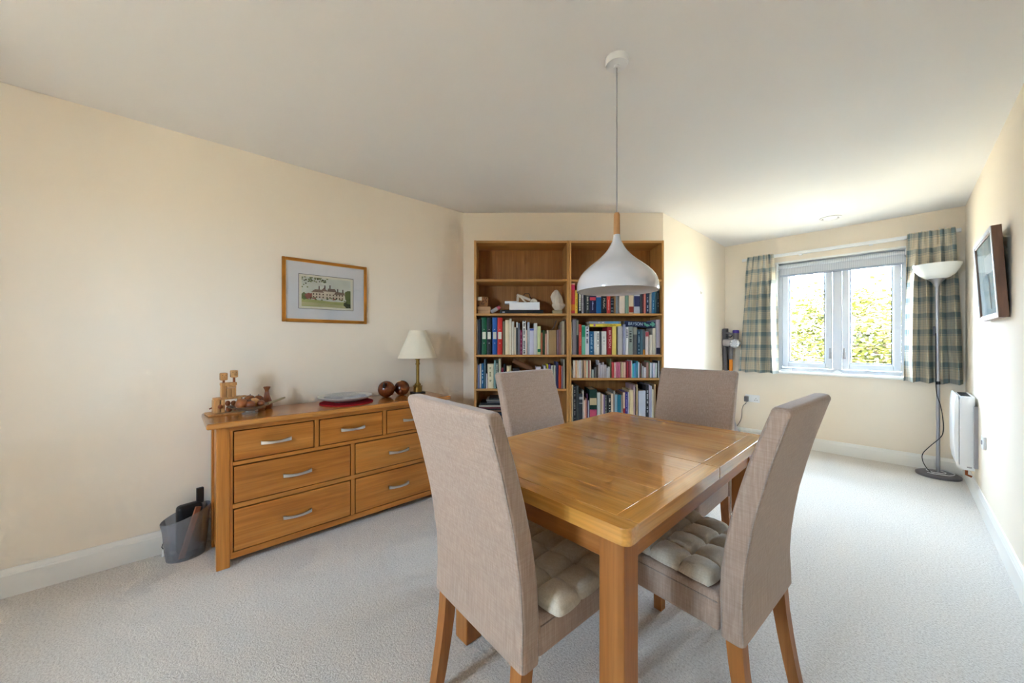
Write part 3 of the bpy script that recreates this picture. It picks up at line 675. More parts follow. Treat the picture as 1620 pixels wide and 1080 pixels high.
# --- left bookcase, binder shelf
g, s = 'books and binders on the ring binder shelf', 'the ring binder shelf'
L3 = [(753.9, 756.2, 504, 'b8b2ac', 'worn grey folder', {}), (756.5, 761.2, 505, '22242c', 'black spined folder', {}),
      (762, 769.6, 501.8, '0a5c34', 'green ring binder with label', {'k': 1}), (770.4, 777.4, 502, '16181a', 'black ring binder with label', {'k': 1}), (779, 786.4, 502, '1c5cac', 'blue ring binder with label', {'k': 1}), (787, 794.5, 502, 'd4241c', 'red ring binder with label', {'k': 1}),
      (795.1, 799, 508, '8a8060', 'olive booklet', {}), (799.4, 805.9, 506, 'e8d8b4', 'thick cream folder', {}), (806.2, 809.4, 504, 'e6dcc4', 'tall cream pamphlet', {}), (809.7, 813.5, 508.4, 'd8d0bc', 'off-white booklet', {}), (813.8, 816.5, 517.5, 'ecdcc0', 'short thin cream booklet', {}),
      (816.7, 819.2, 509, '4a4a48', 'dark booklet with white top', {'band': [('e8e8e0', .82, .99)]}), (819.5, 822.6, 511, '8a8a90', 'mottled grey booklet', {}), (822.9, 826.4, 522, '8c2048', 'magenta booklet', {'letters': ('d890a8', .3, .05, .9)}),
      (827, 832, 507.5, 'e8e4dc', 'white booklet with black spots', {'letters': ('101010', .5, .02, .98)}), (832.2, 834.2, 522, 'f0d4c4', 'thin pink-white booklet', {}), (834.4, 837.8, 509.5, 'b8bcc4', 'pale blue-grey magazine', {}), (838.1, 844.7, 519.3, 'd8d4e4', 'lavender-white folder with blue top', {'band': [('4a62b4', .92, .99)]}),
      (845, 850, 511, 'd4d0ca', 'pale grey magazine', {}), (850.4, 855.4, 516, 'd8dca0', 'pale lime booklet with green base', {'band': [('0c7a44', .09, .2)]}), (855.7, 858.4, 526, 'b06038', 'brown spiral notebook', {}), (858.6, 862, 522, '2c4a20', 'dark green booklet', {}),
      (862.4, 865.3, 527.7, 'd8a088', 'salmon booklet', {}), (865.5, 868.2, 522, 'e4d0b4', 'narrow cream booklet', {}), (868.6, 880.2, 522, 'a8875a', 'tan box file', {'kk': 'box_file'}), (881, 883.4, 522, '9c8088', 'mauve pamphlet', {}), (883.8, 887.2, 521, '9a6660', 'dusty rose booklet', {}), (887.6, 889.2, 513, 'b09880', 'thin tan pamphlet', {}), (889.7, 893, 508, 'c4b89c', 'tall stone-coloured pamphlet', {}), (893.4, 895.4, 505, '6a4c30', 'thin brown pamphlet', {})]
for i, (a, b, y, c, dsc, k) in enumerate(L3, 1):
    o = book(a, b, y, ZL3, c, dsc, s, i, g, letters=k.get('letters'), band=k.get('band'), kind='ring_binder' if 'k' in k else k.get('kk', 'book'))
    if 'k' in k:
        w = o.dimensions.x if o.dimensions.x else .035; w = (b - a) / F * ZF; h = zof(y, ZF) - ZL3
        obj('spine_label', B((w * .16, -.0012, h * .42), (w * .86, .001, h * .61)), m_paper, o, smooth=False)
        bm = bmesh.new()
        for z in (.31, .68): tube(bm, [(w * .5, -.0015, h * z), (w * .5, .002, h * z)], .0035, 10)
        obj('rivet', bm, m_metal, o)
cc = onZ(868, 0, 3.17)
bm = bmesh.new(); R = []
for k in range(9):
    f = k / 8; R.append([bm.verts.new((.012 + .06 * f ** .6, q, .085 * f ** 1.6)) for q in (0, .1)])
for A_, B_ in zip(R, R[1:]): bm.faces.new((A_[0], A_[1], B_[1], B_[0]))
o = obj('photo_card', bm, plain('faded_photo', '7a5c4c', .5, var=.3), loc=(cc.x, cc.y, zof(521.5, 3.09)), rot=(0, 0, YAW)); md = o.modifiers.new('thick', 'SOLIDIFY'); md.thickness = .001
tag(o, 'faded curled photo card lying on top of the tan box file', 'card')
# --- left bookcase, tube shelf
g, s = 'books on the cardboard tube shelf', 'the cardboard tube shelf'
L4 = [(753.9, 755.2, 568.7, 'd8c8ac', 'narrow beige booklet', {}), (755.4, 758.5, 577, '8088b0', 'blue-lavender paperback', {}), (758.9, 761.2, 575.4, 'c8c4bc', 'pale thin paperback', {}), (761.7, 765.4, 575, '1e6a98', 'blue paperback', {'letters': ('c8e0f0', .4, .2, .8)}), (765.7, 768.6, 568.7, '4a6878', 'slate blue hardback', {}), (768.9, 770.9, 591, 'dcd4dc', 'short white pamphlet', {}),
      (771.4, 780.8, 575.4, 'e4d8b8', 'thick cream paperback', {'letters': ('8a8460', .35, .2, .85)}), (781.4, 784.4, 570, '88a8a4', 'grey-green paperback', {}), (784.6, 788.3, 570, '203428', 'black and white hardback', {'letters': ('e8e8e0', .5, .4, .95)}), (788.8, 792.6, 567.5, 'b8b498', 'tall stone-coloured hardback', {}), (793, 796.4, 582, '9c2c44', 'short crimson paperback', {}), (796.8, 799.8, 576, '22242c', 'black paperback', {'band': [('e8b0bc', .05, .62)]}), (801.6, 808.8, 579, 'd4c49c', 'cream card box file', {}),
      (848, 855.6, 580, 'dcd0d4', 'pinkish white paperback', {}), (860, 863.6, 578, 'b0a8b0', 'grey paperback', {}), (865, 867.5, 576, 'e4cc3c', 'yellow paperback', {}), (868, 871, 576, '5a3c9c', 'violet paperback', {}), (871.7, 875, 578, 'd8d4c4', 'white paperback', {}), (875.4, 879, 578, 'c8c4b0', 'cream paperback', {}), (879.6, 883.4, 572.5, '2c2c58', 'navy hardback', {}), (883.8, 888, 578, 'cc3c10', 'orange-red hardback', {}), (888.3, 890.6, 579, '98848c', 'mauve paperback', {}), (891.2, 893.9, 568, 'b0a288', 'tall stone booklet', {})]
for i, (a, b, y, c, dsc, k) in enumerate(L4, 1): book(a, b, y, ZL4, c, dsc, s, i, g, letters=k.get('letters'), band=k.get('band'))
for (pa, pb, zt, hx, lab, nm) in ((811, 822, 583, '2a2830', 'dark small box under the cardboard tube', 'small_box'), (823, 846, 590, '6e665c', 'grey card wallet lying flat under the cardboard tube', 'card_wallet')):
    a = onZ(pa, 0, 3.1); wd_ = (pb - pa) / F * 3.1; h = zof(zt, 3.1) - ZL4
    tag(obj(nm, B((0, 0, 0), (wd_, .14, h), .003), cmat(hx), loc=(a.x, a.y, ZL4), rot=(0, 0, YAW)), lab, 'box')
p0, p1 = onZ(812, 569.5, 3.13), onZ(841, 584, 3.13); d_ = p1 - p0
bm = bmesh.new(); tube(bm, [p0 - p0, d_], .021, 20, False); tube(bm, [Vector((0, 0, 0)), d_], .018, 20, False)
tag(obj('cardboard_tube', bm, plain('tube_card', '7c5238', .8, .2, var=.1), loc=p0), 'brown cardboard tube lying slanted across the shelf', 'tube')
# --- magazines lying flat on the bottom left shelf
g = 'magazines lying flat on the lowest visible shelf'; z = ZL5; rnd = random.Random(11)
mags = ['1c2430', '2c2a2e', '3a4a60', '22242c', '5a4a40', '18202c', '2a3448', '1a1c20', '8c6a54', '241a1c', '6a2c34', 'b8b0a4', '14161a', '5c5c60', '9c9488', '1a1c1e']
mn = ['dark slate', 'charcoal', 'blue-grey', 'black', 'brown', 'navy', 'dull blue', 'inky black', 'tan', 'dark maroon', 'crimson edged', 'pale grey', 'jet black', 'mid grey', 'beige', 'soft black']
for i, c in enumerate(mags):
    t_ = rnd.uniform(.010, .018); a = onZ(755 + rnd.uniform(0, 5) + (14 if i > 12 else 0), 0, ZF + .02 + rnd.uniform(0, .02))
    bm = bmesh.new(); box(bm, (0, 0, 0), (.26, .2, t_)); 
    o = obj('magazine', book_mesh(t_ - .0004, .2, .27), [cmat(c), m_pages], smooth=False)
    o.rotation_euler = (0, PI / 2, YAW); o.location = (a.x, a.y, z + t_); bm.free()
    o.location = (a.x, a.y, z + t_)
    tag(o, f'{mn[i]} magazine lying flat, {ordinal(i + 1)} from the bottom of its stack', 'magazine', g); z += t_
# --- left bookcase, ornament shelf
def atbc(px, z, Z): a = onZ(px, 0, Z); return (a.x, a.y, z)
def pm_(a, Z=3.1): return a / F * Z
o = thing('storage_box', 'pink-brown lidded card box under the patterned box', 'box', atbc(755.2, ZL2, 3.11), YAW)
obj('body', B((.004, .004, 0), (pm_(20), .12, .032), .002), m_card, o); obj('lid', B((0, 0, .03), (pm_(21.4), .124, .062), .002), m_card, o)
o = thing('patterned_box', 'small patterned brown box with pale label stacked on lidded box', 'box', atbc(755.2, ZL2 + .062, 3.11), YAW)
obj('body', B((0, .006, 0), (pm_(16.6), .1, .086), .002), m_kraft, o); obj('label', B((.002, .005, .052), (pm_(7), .0065, .084)), m_paper, o)
rnd = random.Random(2); bm = bmesh.new()
for k in range(14):
    x, q = rnd.uniform(.005, .08), rnd.uniform(.005, .075)
    if x < .042 and q > .045: continue
    ball(bm, (x, .006, q), .005, 1, .1, 1.3, 8, 5)
obj('pattern', bm, plain('brown_pattern', '5a341c', .8), o)
a = onZ(777, 0, 3.13); o = thing('spray_bottle', 'grey bottle with pink cap propped on the black case', 'bottle', (a.x, a.y, ZL2 + .016), YAW)
M = Matrix.Rotation(math.radians(60), 4, 'Y')
bm = lathe(bmesh.new(), [(0, 0), (.017, 0), (.0175, .003), (.0175, .06), (.014, .066), (0, .066)], 20); bmesh.ops.transform(bm, matrix=M, verts=bm.verts); obj('body', bm, m_lgrey, o)
bm = lathe(bmesh.new(), [(0, .062), (.0165, .062), (.0165, .088), (0, .09)], 20); bmesh.ops.transform(bm, matrix=M, verts=bm.verts); obj('cap', bm, plain('pink_cap', 'c45468', .4), o)
o = thing('black_case', 'flat black electronic case lying under the white box', 'case', atbc(791, ZL2, 3.12), YAW)
obj('body', B((0, 0, 0), (pm_(69), .14, .034), .004), m_dark, o); obj('mark', B((.02, -.001, .012), (.042, .001, .019)), m_white, o)
o = thing('white_box', 'white slab-like box on top of the black case', 'box', atbc(805, ZL2 + .034, 3.11), YAW)
obj('body', B((.004, 0, 0), (pm_(49), .14, .066), .003), m_white, o); obj('lid', B((-.035, .012, .054), (.07, .1, .076), .003), m_white, o)
o = thing('figurine', 'cream ceramic animal figurine reclining on the white box', 'figurine', atbc(817, ZL2 + .100, 3.14), YAW)
bm = bmesh.new(); tube(bm, [(.01, 0, .0), (.012, 0, .045), (.02, 0, .058), (.05, 0, .048), (.085, 0, .035), (.12, 0, .02)], [.012, .012, .014, .014, .013, .012], 10); obj('body', bm, m_stone, o)
bm = bmesh.new(); ball(bm, (.014, -.004, .06), .014, u=10, v=8); ball(bm, (.15, 0, .018), .019, 1.3, 1, .9, 12, 8); ball(bm, (.17, .0, .01), .011, u=10, v=8); ball(bm, (.13, 0, .01), .011, u=10, v=8); obj('head', bm, m_stone, o)
obj('limb', tube(bmesh.new(), [(.035, -.008, .05), (.06, -.01, .02), (.085, -.01, .0)], [.009, .008, .006], 8), m_stone, o)
obj('cord', tube(bmesh.new(), [(.05, .02, .055), (.075, .02, .078), (.11, .02, .078), (.12, .02, .05), (.13, .02, .03)], .003, 6), m_dark, o)
o = thing('stone_sculpture', 'pale pointed stone carving on a mossy plinth at shelf end', 'sculpture', atbc(881.5, ZL2, 3.15), YAW)
bm = bmesh.new(); prof = [(.032, .03), (.034, .04), (.060, .07), (.056, .085), (.046, .09), (.050, .12), (.048, .15), (.036, .18), (.016, .205), (0, .212)]
lathe(bm, prof, 26, sy=.55)
rnd = random.Random(8)
for v in bm.verts:
    a_ = math.atan2(v.co.y, v.co.x); k = 1 + .1 * math.sin(5 * a_ + v.co.z * 30) + rnd.uniform(-.04, .04); v.co.x *= k; v.co.y *= k; v.co.x += .008 * math.sin(v.co.z * 24)
obj('carving', bm, m_stone, o, ang=30)
bm = lathe(bmesh.new(), [(.026, .07), (.03, .11), (.022, .16), (.006, .19)], 12, c=(-.002, -.018, 0), sy=.5); obj('inner_fold', bm, m_stone, o, ang=60)
obj('plinth', B((-.043, -.028, 0), (.043, .028, .033), .006), m_stone2, o)
# --- right bookcase, shelf behind the pendant
g, s = 'books on the shelf level with the pendant', 'the shelf behind the pendant'
R3 = [(903.3, 909.7, 448, 'd84848', 'tall red and orange hardback', {'band': [('e8e0d8', .965, .99), ('d83068', .78, .93), ('e8842c', .1, .3)]}), (910.1, 914.1, 459, 'e8c43c', 'yellow hardback', {'letters': ('8a7020', .3, .2, .8)}), (915.2, 920.3, 459, '1c1a20', 'black hardback with white title', {'letters': ('e8ecdc', .62, .12, .92)}), (920.5, 923.4, 461, 'c8c0c4', 'pale lilac paperback', {'letters': ('606058', .4, .1, .9)}), (923.7, 926.9, 461, '14141a', 'plain black paperback', {}), (927.1, 932.5, 462, '3c4440', 'dark grey-green hardback', {'letters': ('c0bcb4', .4, .1, .8)}), (933, 943, 460, '1c1c44', 'thick navy hardback with red panel', {'band': [('d04454', .58, .72)], 'letters': ('a8b4d8', .2, .1, .5)}), (943.4, 951.2, 458, '1464a0', 'thick blue hardback', {'band': [('d8a8b0', .68, .78), ('58a8a0', .8, .95)]}),
      (951.6, 959.8, 460, '121418', 'black hardback with cream lettering', {'mus': 1}), (960.3, 966, 460, 'd83c34', 'red-orange hardback', {'letters': ('f0a8a0', .3, .1, .6)}), (966.4, 971.2, 472, '1c1c20', 'short black book with fine lines', {'letters': ('808488', .9, .1, .98)}), (971.7, 974.2, 462, 'b8844c', 'thin tan hardback', {}), (974.7, 978.5, 460, '8c9494', 'grey hardback', {}), (980, 988.8, 459, 'ecd8c4', 'thick cream hardback', {'band': [('6a4838', .8, .86)]}), (989.5, 994.7, 460, '88a890', 'sage green hardback', {}), (995, 1002.5, 459, 'dcc8a8', 'cream hardback with red spots', {'band': [('9c3420', .05, .3), ('8c2c1c', .78, .86)]}), (1003, 1012.7, 459, 'c8ccd4', 'pale grey hardback with picture', {'band': [('343a64', .3, .75)]}), (1013.2, 1016.6, 460, '48484c', 'slate hardback', {}), (1016.8, 1018.8, 460, '6a1418', 'thin dark red book', {}),
      (1018.9, 1022.4, 460, 'e88878', 'salmon paperback', {}), (1022.7, 1026.8, 461, '20304c', 'navy book with white lettering', {'letters': ('b8c4d8', .4, .1, .7)}), (1027.1, 1031, 461, 'a8a098', 'stone grey hardback', {}), (1031.5, 1036.4, 461, '3c7ca4', 'mid blue hardback', {'letters': ('90c0d8', .3, .2, .6)}), (1036.7, 1039, 460, '2a5c68', 'thin teal book', {}), (1039.5, 1043.2, 459, '20282c', 'black hardback with grey title', {'letters': ('889090', .35, .3, .85)})]
for i, (a, b, y, c, dsc, k) in enumerate(R3, 1):
    o = book(a, b, y, ZL2, c, dsc, s, i, g, letters=k.get('letters'), band=k.get('band'))
    if 'mus' in k: mus = (o, (b - a) / F * ZF)
# --- right bookcase, shelf with books lying on top
g, s = 'books on the shelf with volumes lying on top', 'the shelf with flat volumes'
R4 = [(903.7, 905.3, 509, 'ece8dc', 'thin white booklet', {}), (905.8, 911.6, 505, '8c8488', 'tall mottled grey hardback', {}), (912, 915.4, 505, '24201e', 'tall black hardback', {'band': [('8a8878', .55, .97)]}), (916, 920.2, 513, 'd0402c', 'red hardback', {'letters': ('f0a890', .25, .3, .7)}), (920.7, 926.2, 514, '74c4a4', 'mint green hardback', {'band': [('2c9c70', .6, .95)]}), (926.5, 932.1, 516, 'dcdce4', 'white hardback with navy title', {'letters': ('28304c', .5, .4, .97)}), (932.5, 939.6, 524, '22608c', 'blue hardback', {'letters': ('90b8d0', .4, .05, .85)}), (940, 943.9, 524, 'e4e0d8', 'white paperback', {}), (944.2, 948.1, 524, 'eceae4', 'white paperback with black lettering', {'letters': ('202020', .4, .35, .9)}), (948.4, 951.8, 524, '4a4c50', 'dark grey paperback', {}), (952, 959.5, 524, 'dcdad6', 'thick off-white paperback', {'letters': ('707070', .2, .4, .9)}),
      (961, 968, 517, 'a82430', 'dark red hardback with pale title', {'txt': 1}), (968.6, 975.2, 516.5, 'e8d070', 'pale yellow hardback', {}), (977.8, 985, 516, 'c0bcba', 'thick light grey hardback', {}), (986, 989.8, 513, 'a8a8c0', 'blue-white paperback', {}), (990.1, 994.3, 517, 'e8e6e4', 'white hardback with blue lettering', {'letters': ('4a5070', .6, .55, .95)}), (994.6, 1001.2, 516.5, '98a098', 'grey-green hardback', {'letters': ('30342f', .55, .45, .9)}), (1001.6, 1007.9, 516.5, '5c5c5c', 'dark grey hardback', {'band': [('9a988c', .72, .97)]}), (1008.5, 1013.5, 521, '28485c', 'petrol blue hardback', {'letters': ('a8c8d8', .3, .05, .95)}), (1013.9, 1017, 521, '50707c', 'grey-teal paperback', {}), (1017.4, 1020.6, 521, '606468', 'grey paperback with orange base', {'band': [('e08c28', .0, .2)]}), (1021.2, 1026.4, 524, 'd8ccc8', 'pinkish hardback with red top', {'band': [('b85058', .78, .97)]}), (1027.6, 1032.3, 529.5, 'd8d0c0', 'short cream hardback', {}), (1032.8, 1037.8, 519, 'ccc6b4', 'stone cream hardback', {}), (1038.2, 1044.8, 505.4, 'b4acb8', 'tall lavender-grey hardback', {'band': [('20203c', .02, .2)]})]
redb = None
for i, (a, b, y, c, dsc, k) in enumerate(R4, 1):
    o = book(a, b, y, ZR4, c, dsc, s, i, g, letters=k.get('letters'), band=k.get('band'), Z=ZF + .02)
    if 'txt' in k: redb = (o, (b - a) / F * ZF, zof(y, ZF) - ZR4)
text('BRYSON', redb[1] * .72, cmat('e8b8b8'), redb[0], (redb[1] / 2, -.001, redb[2] * .56), (PI / 2, PI / 2, 0), sx=1.5)
text('MUSIC', mus[1] * .6, cmat('e8d8c0'), mus[0], (mus[1] / 2, -.001, .085), (PI / 2, PI / 2, 0), sx=1.2)
def flat_book(pa, pb, zb, th, hx, lab, tilt=0, Z=ZF + .03):
    a = onZ(pa, 0, Z); L = (pb - pa) / F * Z
    o = obj('book', book_mesh(th, .17, L), [cmat(hx), m_pages], smooth=False)
    o.matrix_world = Matrix.Translation((a.x, a.y, zb + th)) @ Matrix.Rotation(YAW, 4, 'Z') @ Matrix.Rotation(math.radians(90 + tilt), 4, 'Y')
    return tag(o, lab, 'book', g), L
o, L = flat_book(933, 983, zof(516.5) + .001, .024, 'ecd44c', 'yellow paperback lying flat across the red and pale yellow hardbacks')
text('YOUR BRAIN', .017, cmat('5a4a18'), o, (.012, -.0006, L * .62), (PI / 2, -PI / 2, 0), sx=1.1)
obj('spine_band', B((.002, -.0006, L * .12), (.022, .001, L * .18)), cmat('b478a8'), o, smooth=False)
o, L = flat_book(932, 982.5, zof(516.5) + .0255, .021, '98a4b8', 'grey and light blue book lying on top of the yellow paperback')
obj('spine_band', B((.001, -.0006, L * .5), (.020, .001, L * .93)), cmat('68a0cc'), o, smooth=False); obj('lettering', dashes(bmesh.new(), .021, L, random.Random(3), .4, .3, .45), m_white, o, smooth=False)
o, L = flat_book(988.5, 1037, zof(516.5) + .0015, .049, '18244c', 'thick navy hardback lying slightly tilted beside the tall lavender book', 2.0)
text('BRYSON', .038, cmat('c8dcec'), o, (.024, -.0012, L * .35), (PI / 2, -PI / 2, 0), sx=.85)
rnd = random.Random(6); bm = bmesh.new()
for k in range(18): ball(bm, (rnd.uniform(.006, .043), -.0004, L * rnd.uniform(.65, .97)), rnd.uniform(.004, .009), 1, .08, 1.4, 8, 5)
obj('spine_picture', bm, cmat('5c9c8c'), o)
# --- right bookcase, paperback shelf
g, s = 'paperbacks on the crowded paperback shelf', 'the paperback shelf'
R5 = [(903.8, 906.1, 578, '8c8c7c', 'short grey-green paperback'), (906.4, 910.3, 570, 'ece0cc', 'cream paperback'), (910.5, 913.3, 570, 'e4b48c', 'peach paperback'), (913.5, 916.2, 570, 'e8dcc4', 'pale cream paperback'), (916.4, 919.8, 570, 'd4ccd0', 'lilac-grey paperback'), (920, 922, 570, 'ecd8bc', 'thin cream paperback'), (922.2, 923.2, 570, '5a4434', 'very thin brown paperback'), (923.4, 927.6, 570, 'e0b088', 'thick peach paperback'), (927.9, 930.6, 570, 'd4d8c0', 'pale sage paperback'), (930.8, 932.8, 570, 'a85c58', 'dusty red paperback'), (933, 935.2, 570, 'e8d0b8', 'warm cream paperback'),
      (936, 939.8, 585, 'a8b4a8', 'very short sage booklet'), (940.9, 943.4, 581, '74706c', 'short dark grey booklet'), (943.8, 946.8, 577, '4a3c34', 'dark brown booklet'), (947, 948.2, 570, 'e8e4e4', 'tall thin white booklet'), (948.4, 950.6, 574, 'c8c0c8', 'lilac booklet'), (950.8, 953, 577, 'ccc4cc', 'pale lilac booklet'), (953.2, 955.7, 573, 'd4ccd0', 'light lilac booklet'), (956, 959.8, 577, 'b4acb0', 'grey-lilac paperback'), (960.1, 962, 582, 'e8e8ec', 'short bright white booklet'), (962.3, 965, 580, 'dcdcd8', 'short off-white booklet'), (965.4, 967.6, 568, '6c7048', 'tall olive booklet'),
      (968.4, 971.8, 573, 'd8504c', 'coral red paperback'), (972.2, 974.3, 573, 'ecd4c8', 'pink-cream paperback'), (974.6, 977.9, 573, 'd87c98', 'pink paperback'), (978.1, 981.2, 573, 'cc6c88', 'rose paperback'), (981.8, 984, 573, 'd0b898', 'light tan paperback'), (984.2, 986.4, 573, 'ecd8ac', 'buttery cream paperback'), (986.7, 990, 573, 'e8c0ac', 'pale peach paperback'), (990.2, 992.2, 572, '94182c', 'dark crimson paperback'), (992.4, 994.4, 572, 'cc3840', 'bright red paperback'), (994.6, 996.5, 572, '7c1420', 'deep red paperback'), (996.7, 998.6, 571, 'd07080', 'pink-red paperback'),
      (999.1, 1000.4, 570, 'e0dcd4', 'thin white paperback'), (1000.6, 1003.5, 575, '3cb0c4', 'turquoise paperback'), (1003.7, 1006.5, 574, '5c9cd4', 'sky blue paperback'), (1006.7, 1009.6, 571, '3c8ca4', 'teal-blue paperback'), (1009.8, 1011.8, 573, 'ececf0', 'clean white paperback'), (1012, 1014.2, 575, '6a3c38', 'maroon-brown paperback'), (1014.5, 1016, 575, '8c9080', 'thin grey-green paperback'), (1016.5, 1019, 579, 'b8b4bc', 'short striped grey booklet'), (1019.3, 1022.4, 581, 'dcd8dc', 'short white booklet'), (1022.8, 1026.6, 573, 'a07c70', 'mauve-brown paperback'), (1027, 1028.2, 571, '8c9c70', 'thin moss paperback')]
for i, (a, b, y, c, dsc) in enumerate(R5, 1): book(a, b, y, ZR5, c, dsc, s, i, g, depth=.13)
for j, (a, b, c, dsc) in enumerate(((1028.6, 1031, 'dce4ec', 'pale blue-white magazine'), (1031.2, 1033.2, '98b0c4', 'blue-grey magazine'), (1033.4, 1037, 'dcd8e8', 'lilac-white magazine'), (1037.2, 1040, 'd0dcd4', 'green-white magazine'), (1040.4, 1041.4, '2c3034', 'thin black booklet'), (1041.8, 1043.4, 'ecece8', 'tall white booklet'), (1043.7, 1045.2, '50483c', 'thin dark booklet')), 45):
    book(a, b, 574 if j < 49 else 570.5, ZR5, c, dsc, s, j, g, depth=.2)
# --- right bookcase, lowest visible shelf
g, s = 'large books on the lowest visible shelf', 'the lowest visible shelf'
R6 = [(904.1, 906.6, 608, 'e4d4b4', 'tall cream booklet', {}), (907, 912, 610, '1c1a1c', 'tall black hardback with grey title', {'letters': ('888480', .45, .1, .95)}), (912.2, 915.7, 610, '3c403e', 'tall charcoal hardback', {}), (916.2, 921.8, 623, '34363c', 'dark grey hardback with pale bands', {'band': [('a8a8a8', .82, .9), ('c0c0c0', .68, .7)]}), (922.1, 923.6, 617, 'd0ccc0', 'thin white booklet', {}), (923.8, 926.2, 633, 'e8c8bc', 'pale pink booklet', {}), (926.4, 928.4, 630, 'd09478', 'peach booklet', {}), (928.6, 930.2, 623, '5c3050', 'thin plum booklet', {}), (930.4, 932.3, 633, 'b4bccc', 'pale blue booklet', {}), (932.7, 944.4, 616, '14382c', 'thick dark green hardback with picture', {'band': [('c8b48c', .55, .75), ('b84868', .12, .42)]}), (945, 949.9, 621, 'c4ccc8', 'grey-white hardback', {}), (950.4, 952.4, 622, 'b09878', 'tan booklet', {}), (952.7, 954.8, 624, 'f0dccc', 'thin peach-white booklet', {}), (955, 957, 624, '8c74a0', 'thin purple booklet', {}), (957.3, 960, 625, '606460', 'grey booklet', {'letters': ('b0b4a8', .4, .2, .9)}), (960.3, 962.5, 625, '161616', 'thin black book', {}), (962.8, 966.7, 625, '30302c', 'black book with white lettering', {'letters': ('e0e0d8', .45, .1, .9)}), (967, 970.4, 623, 'ecdcc4', 'cream paperback', {}), (970.7, 973, 618, '8c8c8c', 'tall grey booklet', {}), (973.3, 976.6, 624, '9cc8dc', 'light blue paperback', {}), (977, 982.6, 624, '2484a4', 'teal hardback', {}), (982.9, 985, 625, 'a49c98', 'narrow grey paperback', {}),
      (985.8, 989.1, 621, 'e4ccb8', 'cream book with dark red base', {'band': [('94202c', .05, .5)]}), (989.3, 993.4, 620, '4440a0', 'violet-blue hardback', {'letters': ('b0b0e0', .3, .4, .9)}), (993.7, 995.3, 620, 'e4e8f0', 'thin white paperback', {}), (996, 1002.2, 617, 'ecdcb4', 'thick cream hardback', {}), (1002.6, 1004.9, 609, 'c8b0bc', 'tall lilac booklet', {}), (1005.1, 1006.3, 612, '181818', 'very thin black book', {}), (1006.5, 1009.3, 608.5, 'c0a880', 'tall tan booklet', {}), (1010.4, 1021.6, 618, 'ccd4e4', 'wide pale blue box file', {}), (1022.1, 1026.8, 609, '24242c', 'tall black hardback with white lettering', {'letters': ('c0c0c8', .4, .3, .9)}), (1027, 1028.7, 608.5, 'ccc4d4', 'tall lilac magazine', {}), (1029, 1031.6, 610, 'bcc0d4', 'tall blue-white magazine', {}), (1032, 1034.2, 616, 'e4dcc0', 'cream magazine', {}), (1035.2, 1037.4, 608, 'b89c74', 'tall brown-edged booklet', {})]
for i, (a, b, y, c, dsc, k) in enumerate(R6, 1): book(a, b, y, ZR6, c, dsc, s, i, g, letters=k.get('letters'), band=k.get('band'), Z=ZF + .016)

# ------------------------------------------------------------------ curtains, rail, blind
def plaid():
    t = NT('teal_plaid_cloth'); uv = t.n('ShaderNodeUVMap'); sp = t.n('ShaderNodeSeparateXYZ'); t.l(uv.outputs[0], sp.inputs[0])
    def bands(src, per):
        f = t.math('FRACT', t.math('DIVIDE', src, per)); acc = None
        for c, hw, k in ((.20, .15, .78), (.42, .035, .5), (.60, .012, .35), (.74, .012, .3), (.88, .012, .3)):
            q = t.math('MULTIPLY', t.math('LESS_THAN', t.math('ABSOLUTE', t.math('SUBTRACT', f, c)), hw), k); acc = q if acc is None else t.math('ADD', acc, q)
        return acc
    a = bands(sp.outputs[0], .152); b = bands(sp.outputs[1], .146)
    s_ = t.math('MULTIPLY', t.math('ADD', a, b), .66, True)
    wv = t.noise(t.mapping((1, 1, 1)), 420, 2)
    c = t.mix(s_, srgb('ecdfc8'), srgb('7b939c')); c = t.mix(t.math('MULTIPLY', wv, .3), c, srgb('b4ad9c'))
    t.l(c, t.b.inputs['Base Color']); t.bump(wv, .2, .001)
    m = t.done(.9, .1)
    tl = t.n('ShaderNodeBsdfTranslucent'); t.l(c, tl.inputs[0]); mx = t.n('ShaderNodeMixShader'); mx.inputs[0].default_value = .15
    t.l(t.b.outputs[0], mx.inputs[1]); t.l(tl.outputs[0], mx.inputs[2]); t.l(mx.outputs[0], t.o.inputs[0]); return m
m_plaid = plaid()
